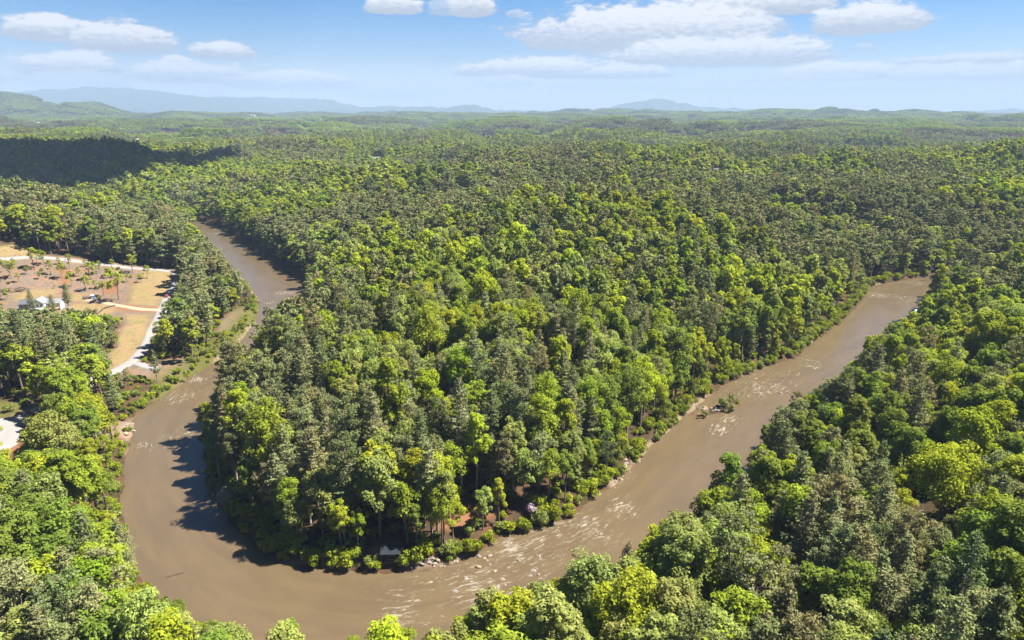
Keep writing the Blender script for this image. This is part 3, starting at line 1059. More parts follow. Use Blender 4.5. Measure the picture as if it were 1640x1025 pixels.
# special trees: px, py of the foot, species, prototype, scale, tint, label
KEEP = [(1500, 850, 12), (1500, 890, 9), (1215, 1000, 8.5), (205, 946, 9), (352, 762, 6), (372, 752, 5), (172, 592, 5), (627, 893, 6), (1166, 655, 6)]
pts = [grid_points(70, 330, 6.0), grid_points(330, 800, 6.9), grid_points(800, 1900, 8.6), grid_points(1900, 2700, 10.5)]
tx = np.concatenate([p[0] for p in pts])
ty = np.concatenate([p[1] for p in pts])
td = river(tx, ty)[0]
tz = height(tx, ty, td)
roadd = np.minimum(edgedist(tx, ty, road_xy, False), edgedist(tx, ty, DRIVE, False))
bare = np.zeros(len(tx))
for p in STRAW + CLAY + GRASS + DIRT + SANDBAR + [LOT, GRAVEL]:
    bare = np.maximum(bare, pmask(tx, ty, p, 1.5))
ok = (td > 3.0) & (roadd > 6.5) & (bare < .4)
for px, py, r_ in KEEP:
    p = ground_at(px, py)
    ok &= np.hypot(tx - p[0], ty - p[1]) > r_
tx, ty, td, tz = tx[ok], ty[ok], td[ok], tz[ok]
# species
PINEY = [((830, 340), 90, .55), ((1000, 480), 60, .25), ((800, 720), 38, .75), ((450, 680), 40, .45), ((470, 800), 28, .5), ((1250, 450), 80, .35), ((700, 330), 120, .2), ((1300, 950), 30, .25), ((1450, 900), 40, .3), ((1150, 850), 25, .25),
         ((90, 560), 34, .7), ((260, 540), 28, .5), ((330, 470), 50, .4), ((700, 980), 15, .4), ((1640, 420), 90, .3), ((330, 700), 14, .8), ((520, 560), 30, .35), ((1100, 560), 50, .3), ((1230, 720), 22, .3)]
LEAFY = [((600, 440), 55, .6), ((560, 480), 40, .6), ((690, 600), 30, .6), ((1560, 540), 110, .5), ((100, 860), 55, .6), ((1500, 770), 20, .6), ((480, 330), 150, .35), ((620, 690), 30, .4), ((330, 990), 22, .6), ((1420, 700), 40, .3), ((80, 360), 120, .4), ((60, 700), 30, .6), ((1230, 620), 14, .5), ((1000, 700), 20, .5)]
FARF = sstep(380, 700, np.hypot(tx, ty))
pine_p = .40 - .13 * FARF + (fbm(tx, ty, 130, 141, 3) - .5) * (2.0 + 1.8 * FARF) + (fbm(tx, ty, 28, 142, 2) - .5) * (1.0 - .6 * FARF)
for L_, sg in ((PINEY, 1), (LEAFY, -1)):
    for (px, py), r_, a_ in L_:
        p = ground_at(px, py)
        pine_p = pine_p + sg * a_ * np.exp(-((tx - p[0]) ** 2 + (ty - p[1]) ** 2) / r_ ** 2)
is_pine = rng.uniform(0, 1, len(tx)) < np.clip(pine_p, .04, .93)
bankside = (td < 7)
is_pine &= ~(bankside & (rng.uniform(0, 1, len(tx)) < .7))
proto = np.where(is_pine, rng.integers(0, NP, len(tx)), rng.integers(0, NB, len(tx)))
scl = np.where(is_pine, rng.uniform(.9, 1.3, len(tx)), rng.uniform(.8, 1.32, len(tx)))
scl = scl * np.where(bankside, .62, 1.0)
YP = np.array([i for i, p_ in enumerate(P_SPECS) if p_[0] == 'y'])
proto = np.where(is_pine & (rng.uniform(0, 1, len(tx)) < .75 * FARF), YP[rng.integers(0, len(YP), len(tx))], proto)
scl = scl * (1 + .20 * FARF)
stretch = rng.uniform(.88, 1.2, len(tx)) * (1 - .22 * FARF)
stretch *= 1 + .12 * (river(tx, ty)[2] * np.sign(river(*ground_at(700, 600)[:2])[2][0]) > 0) * (1 - FARF)
PH = stretch * np.where(is_pine, np.array([s[1] for s in P_SPECS])[proto % NP], np.array([s[0] for s in B_SPECS])[proto % NB])
PR = np.where(is_pine, np.array([s[2] for s in P_SPECS])[proto % NP], np.array([s[1] for s in B_SPECS])[proto % NB])
for _ in range(2):
    bl = blocked(tx, ty, tz, PH * scl, PR * scl)
    scl = np.where(bl >= np.where(np.hypot(tx, ty) < 235, 1, 2), scl * .62, scl)
bl = blocked(tx, ty, tz, PH * scl, PR * scl)
ok = (bl < 2) & ~((scl < .4) & (rng.uniform(0, 1, len(tx)) < .35))
ok &= rng.uniform(0, 1, len(tx)) > .07
tx, ty, td, tz, is_pine, proto, scl, PH, PR, bankside, stretch = (a_[ok] for a_ in (tx, ty, td, tz, is_pine, proto, scl, PH, PR, bankside, stretch))
rot = rng.uniform(0, 6.283, len(tx))
# leaf colours
B_TINT = np.array([(.245, .285, .022), (.196, .244, .024), (.140, .186, .030), (.215, .252, .065)])
B_NAME = ['lime-green', 'mid-green', 'dark-green', 'pale-green']
P_TINT = np.array([(.180, .196, .080), (.190, .186, .080), (.125, .150, .055)])
P_NAME = ['grey-green', 'olive', 'deep-green']
bn = fbm(tx, ty, 90, 151, 3) * .7 + rng.uniform(0, 1, len(tx)) * .55
cls_b = np.digitize(bn, [.50, .66, .80])
cls_b = np.array([2, 1, 0, 3])[cls_b]
cls_p = rng.choice(3, len(tx), p=[.5, .27, .23])
cls = np.where(is_pine, cls_p, cls_b)
tint = np.where(is_pine[:, None], P_TINT[cls % 3], B_TINT[cls])
tint = tint * rng.uniform(.86, 1.14, (len(tx), 1)) * (1 + rng.normal(size=(len(tx), 3)) * .04)


def scatter(name, P_, variant, size, rz, tint_, colname, label):
    me_ = bpy.data.meshes.new(name)
    me_.vertices.add(len(P_))
    me_.vertices.foreach_set('co', np.asarray(P_, np.float32).ravel())
    for nm, typ, dat in (('variant', 'INT', variant), ('size', 'FLOAT_VECTOR', size), ('turn', 'FLOAT', rz), ('tint', 'FLOAT_VECTOR', tint_)):
        a = me_.attributes.new(nm, typ, 'POINT')
        a.data.foreach_set('vector' if typ == 'FLOAT_VECTOR' else 'value', np.asarray(dat, np.int32 if typ == 'INT' else np.float32).ravel())
    o_ = link(name, me_)
    ng = bpy.data.node_groups.new(name, 'GeometryNodeTree')
    ng.interface.new_socket('Geometry', in_out='INPUT', socket_type='NodeSocketGeometry')
    ng.interface.new_socket('Geometry', in_out='OUTPUT', socket_type='NodeSocketGeometry')
    n = ng.nodes
    gi, go = n.new('NodeGroupInput'), n.new('NodeGroupOutput')
    ci = n.new('GeometryNodeCollectionInfo')
    ci.inputs[0].default_value = SRC[colname]
    ci.inputs[1].default_value = True
    ci.inputs[2].default_value = True
    ip = n.new('GeometryNodeInstanceOnPoints')

    def na(nm, typ):
        q_ = n.new('GeometryNodeInputNamedAttribute')
        q_.data_type = typ
        q_.inputs[0].default_value = nm
        return q_.outputs[0]
    cx = n.new('ShaderNodeCombineXYZ')
    ng.links.new(na('turn', 'FLOAT'), cx.inputs[2])
    ng.links.new(gi.outputs[0], ip.inputs['Points'])
    ng.links.new(ci.outputs[0], ip.inputs['Instance'])
    ip.inputs['Pick Instance'].default_value = True
    ng.links.new(na('variant', 'INT'), ip.inputs['Instance Index'])
    ng.links.new(cx.outputs[0], ip.inputs['Rotation'])
    ng.links.new(na('size', 'FLOAT_VECTOR'), ip.inputs['Scale'])
    ng.links.new(ip.outputs[0], go.inputs[0])
    mod = o_.modifiers.new('scatter', 'NODES')
    mod.node_group = ng
    return tag(o_, label=label, kind='stuff')


# the 300 largest of each kind in view are trees of their own
px, py, dep = project(tx, ty, tz + PH * scl * .75)
pxt, pyt, _ = project(tx, ty, tz + PH * scl)
inview = (px > -5) & (px < 1645) & (pyt < 1015) & (dep > 1)
score = np.where(inview, PH * scl / dep, 0)
single = np.zeros(len(tx), bool)
for pine in (True, False):
    k = np.where(is_pine == pine, score, 0)
    single[np.argsort(-k)[:296]] = True
dist = np.hypot(np.hypot(tx, ty), CAMZ - tz)
lod = np.where(dist < 360, 0, np.where(dist < 850, 1, 2))
for pine, nm, n_, lb in ((True, 'pine_forest', NP, 'grey-green pines standing through the wooded hills'), (False, 'broadleaf_forest', NB, 'green broadleaf woods covering the hills round the river')):
    k = (is_pine == pine) & ~single
    scatter(nm, np.stack([tx[k], ty[k], tz[k] - .1], 1), proto[k] + lod[k] * n_, np.stack([scl[k], scl[k], scl[k] * stretch[k]], 1), rot[k], tint[k], 'pine_wood' if pine else 'broadleaf_wood', lb)

SINGLES, NAMED = [], []
PTSIDE = np.sign(river(*ground_at(700, 600)[:2])[2][0])
MARKS = [(float(river(*flat(px, py))[1][0]), a, b_) for px, py, a, b_ in ((400, 405, 'along upper reach', 0), (330, 600, 'by the grassy shoal', 0), (265, 720, 'above the pool', 0), (270, 870, 'beside the pool', 0), (430, 950, 'at the bend', 0),
         (690, 950, 'below the rapid', 0), (870, 870, 'by the rapid', 0), (1010, 800, 'below the island', 0), (1150, 656, 'opposite the island', 0), (1300, 590, 'above the island', 0), (1430, 475, 'by the far bend', 0))]


def whereis(x, y):
    d, s_, t_ = (float(v[0]) for v in river(x, y))
    mk = min(MARKS, key=lambda m_: abs(m_[0] - s_))[1]
    if t_ * PTSIDE > 0:
        side = 'on the point'
    elif s_ < MARKS[3][0] + 30:
        side = 'on the left bank'
    elif s_ < MARKS[6][0] + 20:
        side = 'on the near bank'
    else:
        side = 'on the right bank'
    return d, side, mk


ORD = ['', 'second ', 'third ', 'fourth ', 'fifth ', 'sixth ', 'seventh ']
NUM = ['', 'one', 'two', 'three', 'four', 'five', 'six', 'seven']


def label_all(items, group):
    """items: (object, text before the noun, noun, text after it); alike ones are told apart by their order in view"""
    sets = {}
    for o_, a_, n_, b_ in items:
        sets.setdefault((a_, n_, b_), []).append(o_)
    for (a_, n_, b_), os_ in sets.items():
        os_.sort(key=lambda o_: project(*o_.location)[0])
        k_ = len(os_)
        pl = n_ + ('es' if n_.endswith('sh') else 's')
        for i_, o_ in enumerate(os_):
            if k_ == 1:
                o_['label'] = f'{a_} {n_} {b_}'
            elif k_ == 2:
                o_['label'] = f"{'left' if i_ == 0 else 'right'} one of two {a_} {pl} {b_}"
            elif k_ <= 7:
                o_['label'] = ('leftmost' if i_ == 0 else 'rightmost' if i_ == k_ - 1 else ORD[i_] + 'from left') + f' of {NUM[k_]} {a_} {pl} {b_}'
            else:
                o_['label'] = f'{a_} {n_} {b_}'
            o_['group'] = group(b_) if callable(group) else group


for i in np.where(single)[0]:
    pine = bool(is_pine[i])
    c_, t_, H, Rc, look = NEAR['pine' if pine else 'broad'][proto[i]][:5]
    e = link('pine_tree' if pine else 'broadleaf_tree', None, loc=(tx[i], ty[i], tz[i] - .1), rot=(0, 0, rot[i]), scale=(scl[i], scl[i], scl[i] * stretch[i]))
    e.empty_display_size = .5
    k_ = link('crown', c_, e)
    k_['tint'] = [float(v) for v in tint[i]]
    link('trunk', t_, e)
    d, side, mk = whereis(tx[i], ty[i])
    dw = 'shoreline' if d < 8 else 'bankside' if d < 22 else 'mid-slope' if d < 48 else 'upslope'
    tag(e, cat='pine' if pine else 'tree')
    SINGLES.append((e, f"{dw} {(P_NAME if pine else B_NAME)[cls[i]]} {look}", 'pine' if pine else 'tree', f'{side} {mk}'))
label_all(SINGLES, lambda b_: 'trees ' + b_)

# understorey
pts = grid_points(70, 520, 4.6)
ux, uy = pts
ud = river(ux, uy)[0]
uz = height(ux, uy, ud)
ub = np.zeros(len(ux))
for p in STRAW + CLAY + DIRT + SANDBAR + [LOT, GRAVEL]:
    ub = np.maximum(ub, pmask(ux, uy, p, 1.5))
us = rng.uniform(.5, 1.25, len(ux))
ok = (ud > .8) & (ub < .4) & (edgedist(ux, uy, road_xy, False) > 5.5) & ((vnoise(ux, uy, 26, 161) + rng.uniform(-.3, .3, len(ux)) > .42) | (ud < 6)) & (blocked(ux, uy, uz, 3 * us, 2 * us) < 3)
ux, uy, uz, us = ux[ok], uy[ok], uz[ok], us[ok]
bushes = [merged('bush', *bush(700 + i, 3.2, 2.3, 9, 420, .34), M_LEAF, M_BARK) for i in range(4)]
source('undergrowth_bush', bushes)
ut = B_TINT[rng.choice(4, len(ux), p=[.3, .3, .25, .15])] * rng.uniform(.75, 1.05, (len(ux), 1))
scatter('undergrowth', np.stack([ux, uy, uz - .05], 1), rng.integers(0, 4, len(ux)), np.repeat(us[:, None], 3, 1), rng.uniform(0, 6.28, len(ux)), ut, 'undergrowth_bush', 'low shrubs and saplings under the trees and along the banks')

# far woods: patches of crowns out to the far hills
def patch(seed, n, size):
    rg = np.random.default_rng(seed)
    a = Acc()
    for i in range(n):
        cx_, cy_ = rg.uniform(-size / 2, size / 2, 2)
        H = rg.uniform(13, 22)
        rc = rg.uniform(3.6, 5.6)
        m_ = 26
        d = unit(rg, m_)
        d[:, 2] = np.abs(d[:, 2]) * 1.1 - .15
        P_ = np.array([cx_, cy_, H - rc * .8]) + d * np.array([rc, rc, rc * 1.1]) * rg.uniform(.75, 1.05, (m_, 1))
        pn = rg.uniform() < .35
        a.leaves(P_, d + rg.normal(size=(m_, 3)) * .35, rg.uniform(1.3, 2.3, m_), np.full(m_, rg.uniform(.7, .9) if pn else rg.uniform(.85, 1.25)) * rg.uniform(.8, 1.2, m_), rg)
    return a.build('wood_patch', [M_LEAF])


source('far_wood', [patch(800 + i, 34, 44) for i in range(6)])
fx_, fy_ = [], []
for r0, r1, sp in ((2680, 9200, 36.0),):
    a, b_ = grid_points(r0, r1, sp)
    fx_.append(a); fy_.append(b_)
fx_, fy_ = np.concatenate(fx_), np.concatenate(fy_)
fz_ = height(fx_, fy_)
fp = fbm(fx_, fy_, 300, 171, 4) + rng.uniform(-.12, .12, len(fx_))
ft_ = np.where((fp > .56)[:, None], np.array([(.150, .162, .072)]), np.where((fp > .45)[:, None], np.array([(.150, .215, .028)]), np.array([(.195, .255, .028)])))
ft_ = ft_ * rng.uniform(.85, 1.15, (len(fx_), 1))
scatter('distant_forest', np.stack([fx_, fy_, fz_ - 1], 1), rng.integers(0, 6, len(fx_)), np.ones((len(fx_), 3)), rng.uniform(0, 6.28, len(fx_)), ft_, 'far_wood', 'endless woods over the low ridges towards the horizon')

# ------------------------------------------------------------------ built things


class MB:
    def __init__(s):
        s.v, s.f = [], []

    def poly(s, pts, faces):
        o = len(s.v)
        s.v += [tuple(p) for p in pts]
        s.f += [tuple(i + o for i in f) for f in faces]
        return s

    def box(s, x0, x1, y0, y1, z0, z1):
        p = [(x, y, z) for x in (x0, x1) for y in (y0, y1) for z in (z0, z1)]
        return s.poly(p, [(0, 1, 3, 2), (4, 6, 7, 5), (0, 4, 5, 1), (2, 3, 7, 6), (0, 2, 6, 4), (1, 5, 7, 3)])

    def gable(s, x0, x1, y0, y1, z0, rise, th=.25, axis='x'):
        """a pitched roof slab with eaves, ridge along the given axis"""
        prof = []
        a0, a1 = (y0, y1) if axis == 'x' else (x0, x1)
        m_ = (a0 + a1) / 2
        prof = [(a0, z0), (m_, z0 + rise), (a1, z0), (a1, z0 - th), (m_, z0 + rise - th), (a0, z0 - th)]
        b0, b1 = (x0, x1) if axis == 'x' else (y0, y1)
        pts = [((b, a, z) if axis == 'x' else (a, b, z)) for b in (b0, b1) for a, z in prof]
        return s.poly(pts, [(0, 1, 7, 6), (1, 2, 8, 7), (2, 3, 9, 8), (3, 4, 10, 9), (4, 5, 11, 10), (5, 0, 6, 11), (0, 5, 4, 1), (1, 4, 3, 2), (6, 7, 10, 11), (7, 8, 9, 10)])

    def gwall(s, x0, x1, y0, y1, z0, z1, rise, axis='x'):
        """walls of a block with two gable ends"""
        s.box(x0, x1, y0, y1, z0, z1)
        if axis == 'x':
            m_ = (y0 + y1) / 2
            return s.poly([(x0, y0, z1), (x0, y1, z1), (x0, m_, z1 + rise), (x1, y0, z1), (x1, y1, z1), (x1, m_, z1 + rise)], [(0, 2, 1), (3, 4, 5), (0, 3, 5, 2), (1, 2, 5, 4)])
        m_ = (x0 + x1) / 2
        return s.poly([(x0, y0, z1), (x1, y0, z1), (m_, y0, z1 + rise), (x0, y1, z1), (x1, y1, z1), (m_, y1, z1 + rise)], [(0, 1, 2), (3, 5, 4), (0, 2, 5, 3), (1, 4, 5, 2)])

    def cyl(s, p, q_, r0, r1=None, k=10):
        r1 = r0 if r1 is None else r1
        p, q_ = Vector(p), Vector(q_)
        d = (q_ - p).normalized()
        a = d.orthogonal().normalized()
        b_ = d.cross(a)
        pts = [tuple(c_ + (a * math.cos(2 * math.pi * j / k) + b_ * math.sin(2 * math.pi * j / k)) * r_) for c_, r_ in ((p, r0), (q_, r1)) for j in range(k)]
        return s.poly(pts, [(j, (j + 1) % k, (j + 1) % k + k, j + k) for j in range(k)] + [tuple(range(k))[::-1], tuple(range(k, 2 * k))])

    def mesh(s, name, m, bevel=0):
        me_ = bpy.data.meshes.new(name)
        me_.from_pydata(s.v, [], s.f)
        me_.materials.append(m)
        me_.update()
        return me_

    def put(s, name, m, parent=None, **kw):
        return link(name, s.mesh(name, m), parent, **kw)


def root(name, px, py, rz, label, cat, group=None, up=0.0, pos=None):
    p = ground_at(px, py) if pos is None else pos
    e = link(name, None, loc=(p[0], p[1], p[2] + up), rot=(0, 0, R(rz)))
    return tag(e, label, cat, group)


K_WHITE = plain('white_boards', (.48, .48, .47), .6, grain=.08, gscale=2)
K_WRAP = plain('blue_grey_siding', (.30, .34, .40), .7, grain=.15, gscale=1)
K_SLATE = plain('slate_shingles', (.085, .088, .10), .8, grain=.3, gscale=3)
K_GREYROOF = plain('grey_shingles', (.17, .17, .178), .8, grain=.25, gscale=2)
K_BROWNROOF = plain('brown_shingles', (.20, .11, .075), .85, grain=.3, gscale=2)
K_BLUEROOF = plain('blue_grey_metal', (.30, .40, .56), .35, .3, grain=.15, gscale=1)
K_GLASS = plain('window_glass', (.03, .04, .05), .08, spec=.6)
K_LUMBER = plain('new_lumber', (.46, .25, .11), .8, grain=.25, gscale=3)
K_PALEWOOD = plain('pale_timber', (.42, .36, .26), .8, grain=.25, gscale=2)
K_DARKWOOD = plain('dark_timber', (.065, .042, .028), .85, grain=.4, gscale=2)
K_CONC = plain('concrete', (.36, .35, .33), .9, grain=.2, gscale=1)
K_BRICK = plain('red_brick', (.32, .12, .06), .9, grain=.3, gscale=6)
K_STONE = plain('river_stone', (.16, .14, .12), .9, grain=.45, gscale=1.3)
K_TANSTONE = plain('tan_stone', (.23, .17, .115), .9, grain=.4, gscale=1.3)
K_METAL = plain('dark_metal_roof', (.022, .027, .032), .95, 0, spec=.05, grain=.2, gscale=2)
K_RED = plain('red_paint', (.36, .012, .018), .25, spec=.5)
K_BLACK = plain('black_rubber', (.014, .014, .015), .8)
K_BLUE = plain('blue_plastic', (.03, .12, .34), .45)
K_FABRIC = plain('black_silt_fabric', (.02, .02, .02), .9)
K_LOG = plain('dead_wood', (.17, .125, .095), .95, grain=.45, gscale=2)
K_CHROME = plain('lamp_glass', (.7, .7, .68), .2)

# the unfinished house on the lot
h_ = root('unfinished_house', 68, 496, 10, 'unfinished white gabled house with grey roof standing on the cleared lot', 'house')
h_.scale = (.82, .82, .82)


def windows(parent, spots, w_, hgt, y):
    for x, z in spots:
        f_ = MB().box(x - w_ / 2 - .12, x + w_ / 2 + .12, y - .06, y + .02, z - .12, z + hgt + .12).put('window', K_WHITE, parent)
        MB().box(x - w_ / 2, x + w_ / 2, y - .10, y - .03, z, z + hgt).put('pane', K_GLASS, f_)


MB().gwall(-14.5, -5, -4, 5, -.8, 6.0, 2.6, 'x').put('wall', K_WRAP, h_)
MB().gable(-15.1, -4.6, -4.7, 5.7, 6.0, 3.0, .3, 'x').put('roof', K_SLATE, h_)
MB().gwall(-5, 4.2, -6, 4, -.8, 6.4, 3.2, 'y').put('wall', K_WHITE, h_)
MB().gable(-5.6, 4.8, -6.7, 4.6, 6.45, 3.6, .3, 'y').put('roof', K_GREYROOF, h_)
MB().gwall(4.2, 14, -2, 6, -.8, 5.4, 2.4, 'x').put('wall', K_WRAP, h_)
MB().gable(3.7, 14.6, -2.7, 6.7, 5.4, 2.8, .3, 'x').put('roof', K_GREYROOF, h_)
windows(h_, [(-12.5, 1), (-9.8, 1), (-7.2, 1), (-12.5, 4), (-9.8, 4), (-7.2, 4)], 1.2, 1.5, -4)
windows(h_, [(-3, .8), (2.4, .8), (-3, 4), (-.4, 4), (2.4, 4)], 1.4, 1.6, -6)
windows(h_, [(6, 1), (9, 1), (12, 1), (6, 3.6), (9, 3.6), (12, 3.6)], 1.2, 1.4, -2)
d_ = MB().box(-.9, .5, -6.1, -5.95, .2, 2.6).put('door', K_DARKWOOD, h_)
MB().cyl((.3, -6.2, 1.35), (.3, -6.1, 1.35), .05).put('handle', K_METAL, d_)
p_ = MB().box(-5.4, 4.6, -9.2, -6.1, 2.9, 3.15).put('porch_roof', K_WHITE, h_)
for x in (-5.1, -1.8, 1.3, 4.3):
    MB().box(x - .15, x + .15, -9.0, -8.7, -.8, 2.9).put('porch_post', K_WHITE, h_)
MB().box(-5.4, 4.6, -9.2, -6.05, -.1, .15).put('porch_floor', K_PALEWOOD, h_)
MB().box(5, 13.6, -7, -2.1, 1.9, 2.2).put('deck', K_LUMBER, h_)
for x in (5.2, 8, 10.8, 13.4):
    MB().box(x - .12, x + .12, -6.9, -6.66, -.8, 3.2).put('deck_post', K_LUMBER, h_)
MB().box(5, 13.6, -6.94, -6.84, 3.0, 3.2).put('deck_rail', K_LUMBER, h_)
MB().box(-8.4, -7.4, .4, 1.4, 8, 10.2).put('chimney', K_BRICK, h_)

# red car on the gravel road
rp = ground_at(267, 476)
c0, c1 = ground_at(260, 497), ground_at(270, 474)
hd = math.degrees(math.atan2(c1[1] - c0[1], c1[0] - c0[0]))
car = root('parked_car', 0, 0, hd, 'small red car driving on the gravel road beside the straw slope', 'car', pos=rp, up=.24)


def car_body():
    L_, W_ = 2.35, .95
    pr = [(-L_, .45), (-L_, 1.0), (-2.0, 1.12), (-1.55, 1.62), (.45, 1.66), (1.1, 1.15), (2.2, .98), (L_, .75), (L_, .4)]
    n = len(pr)
    m_ = MB()
    ins = [0, 0, 0, .16, .16, 0, 0, .05, .05]
    pts = [(x, -W_ + i_, z) for (x, z), i_ in zip(pr, ins)] + [(x, W_ - i_, z) for (x, z), i_ in zip(pr, ins)]
    return m_.poly(pts, [(i, (i + 1) % n, (i + 1) % n + n, i + n) for i in range(n)] + [tuple(range(n))[::-1], tuple(range(n, 2 * n))])


car_body().put('body', K_RED, car)
MB().poly([(.50, -.76, 1.63), (.50, .76, 1.63), (1.08, .88, 1.18), (1.08, -.88, 1.18), (.54, -.74, 1.66), (.54, .74, 1.66), (1.14, .86, 1.2), (1.14, -.86, 1.2)], [(0, 1, 2, 3), (4, 7, 6, 5), (0, 4, 5, 1), (2, 6, 7, 3), (1, 5, 6, 2), (0, 3, 7, 4)]).put('windscreen', K_GLASS, car)
MB().poly([(-1.6, -.76, 1.6), (-1.6, .76, 1.6), (-1.98, .86, 1.16), (-1.98, -.86, 1.16), (-1.66, -.74, 1.62), (-1.66, .74, 1.62), (-2.05, .84, 1.18), (-2.05, -.84, 1.18)], [(0, 3, 2, 1), (4, 5, 6, 7), (0, 1, 5, 4), (2, 3, 7, 6), (1, 2, 6, 5), (0, 4, 7, 3)]).put('rear_window', K_GLASS, car)
for sy in (-1, 1):
    y = sy * .83
    MB().poly([(x, y + sy * o_, z) for o_ in (0, .10) for x, z in ((-1.5, 1.17), (.8, 1.17), (.38, 1.56), (-1.3, 1.56))], [(0, 1, 2, 3), (4, 7, 6, 5), (0, 4, 5, 1), (1, 5, 6, 2), (2, 6, 7, 3), (3, 7, 4, 0)]).put('side_window', K_GLASS, car)
    MB().box(2.30, 2.38, sy * .72 - .18, sy * .72 + .18, .72, .88).put('headlight', K_CHROME, car)
    for x in (-1.45, 1.45):
        w_ = MB().cyl((x, sy * .80, .34), (x, sy * 1.0, .34), .36, k=14).put('wheel', K_BLACK, car)
        MB().cyl((x, sy * .98, .34), (x, sy * 1.02, .34), .2, k=10).put('rim', K_CHROME, w_)

# portable toilet and brush piles on the lot
pt_ = root('portable_toilet', 149, 479, 15, 'blue portable toilet with white roof beside the brush piles', 'portable toilet')
MB().box(-1.0, 1.0, -1.0, 1.0, 0, 2.7).put('cabin', K_BLUE, pt_)
MB().gable(-1.1, 1.1, -1.1, 1.1, 2.72, .4, .12).put('roof', K_WHITE, pt_)
MB().box(-.7, .7, -1.05, -.98, .2, 2.3).put('door', K_WHITE, pt_)


def log_heap(name, px, py, n, L_, r_, label, m_, seed, spread=1.6, rz=0, cat='wood pile'):
    rg = random.Random(seed)
    e = root(name, px, py, rz, label, cat)
    for i in range(n):
        a = rg.uniform(-.9, .9)
        l_ = L_ * rg.uniform(.6, 1)
        c_ = Vector((rg.uniform(-spread, spread) * L_ * .22, rg.uniform(-spread, spread) * L_ * .14, r_ + rg.uniform(0, 1) ** 1.5 * L_ * .26))
        d = Vector((math.cos(a), math.sin(a), rg.uniform(-.25, .25))) * l_ / 2
        rr__ = r_ * rg.uniform(.55, 1.2)
        MB().cyl(c_ - d, c_ + d, rr__, rr__ * .7, 7).put('log', m_, e)
    return e


log_heap('brush_pile', 140, 479, 16, 5.0, .26, 'heap of brown cut logs left of the blue toilet', K_LOG, 1)
log_heap('brush_pile', 174, 483, 18, 5.6, .24, 'tangled heap of brown stumps right of the blue toilet', K_LOG, 2)
log_heap('log_pile', 55, 669, 12, 7.0, .32, 'stack of dark logs at the edge of the gravel yard', K_DARKWOOD, 3, 1.0, 12)
log_heap('brush_pile', 33, 466, 10, 8.0, .22, 'dark windrow of felled branches above the unfinished house', K_DARKWOOD, 4, 1.4, 25)
log_heap('brush_pile', 8, 467, 10, 7.0, .22, 'dark windrow of felled branches at the lot edge on the left', K_DARKWOOD, 5, 1.4, 5)

# silt fence
fp_ = [ground_at(*p) for p in ((118, 516), (132, 511), (147, 508), (158, 502), (166, 495), (176, 492), (186, 490))]
e = link('silt_fence', None, loc=tuple(fp_[0]))
tag(e, 'low black silt fence running along the edge of the straw bank', 'fence')
for a, b_ in zip(fp_[:-1], fp_[1:]):
    a, b_ = Vector(a) - Vector(fp_[0]), Vector(b_) - Vector(fp_[0])
    nrm_ = Vector((b_.y - a.y, a.x - b_.x, 0)).normalized() * .02
    pts_ = [a - nrm_, b_ - nrm_, b_ + nrm_, a + nrm_]
    MB().poly([tuple(p + Vector((0, 0, z))) for z in (-.3, .8) for p in pts_], [(3, 2, 1, 0), (4, 5, 6, 7), (0, 1, 5, 4), (1, 2, 6, 5), (2, 3, 7, 6), (3, 0, 4, 7)]).put('fabric', K_FABRIC, e)
    MB().box(a.x - .05, a.x + .05, a.y - .05, a.y + .05, a.z - .4, a.z + 1.05).put('post', K_PALEWOOD, e)

# gate pillars at the yard entrance
for (px, py), lb in (((48, 650), 'square stone gate pillar with pale cap on the lawn side of the road'), ((66, 655), 'square stone gate pillar on the river side of the road')):
    e = root('gate_pillar', px, py, 20, lb, 'pillar', 'stone pillars at the yard entrance')
    MB().box(-.6, .6, -.6, .6, -.4, 2.0).put('shaft', K_STONE, e)
    MB().box(-.75, .75, -.75, .75, 2.0, 2.3).put('cap', K_TANSTONE, e)

# timber bridge on the road
a, b_ = ground_at(97, 638), ground_at(158, 607)
L_ = float(np.hypot(*(b_ - a)[:2]))
e = link('bridge', None, loc=(*((a + b_) / 2)[:2], float(max(a[2], b_[2]))), rot=(0, 0, math.atan2(b_[1] - a[1], b_[0] - a[0])))
tag(e, 'short road bridge with pale timber railings partly hidden by trees', 'bridge')
MB().box(-L_ / 2, L_ / 2, -3.4, 3.4, -.6, .45).put('deck', K_PALEWOOD, e)
for sy in (-1, 1):
    for z in (.95, 1.45):
        MB().box(-L_ / 2, L_ / 2, sy * 3.3 - .06, sy * 3.3 + .06, z, z + .2).put('rail', K_PALEWOOD, e)
    for i in range(9):
        x = -L_ / 2 + L_ * (i + .5) / 9
        MB().box(x - .12, x + .12, sy * 3.2 - .1, sy * 3.2 + .1, .45, 1.75).put('post', K_PALEWOOD, e)

# shelter on the point
e = root('shelter', 627, 893, 2, 'open shelter with dark metal roof under the pines on the river point', 'shelter')
MB().gable(-3.0, 3.0, -2.4, 2.4, 2.7, 1.1, .14).put('roof', K_METAL, e)
for x in (-2.6, 2.6):
    for y in (-2, 2):
        MB().box(x - .13, x + .13, y - .13, y + .13, -.4, 2.6).put('post', K_DARKWOOD, e)
MB().box(-2.5, 2.5, 1.9, 2.0, -.2, 2.4).put('back_wall', K_DARKWOOD, e)
MB().box(-2.9, 2.9, -2.3, 2.3, -.5, .06).put('floor', K_DARKWOOD, e)
MB().box(2.85, 3.75, -.9, .3, -.4, 3.1).put('chimney', K_BRICK, e)
t_ = MB().box(-1.1, 1.1, -.9, .1, .78, .86).put('picnic_table', K_LUMBER, e)
for y in (-1.5, .7):
    MB().box(-1.1, 1.1, y - .15, y + .15, .42, .48).put('bench', K_LUMBER, e)
e = root('fence', 622, 900, 2, 'low rustic log fence in front of the dark roofed shelter', 'fence')
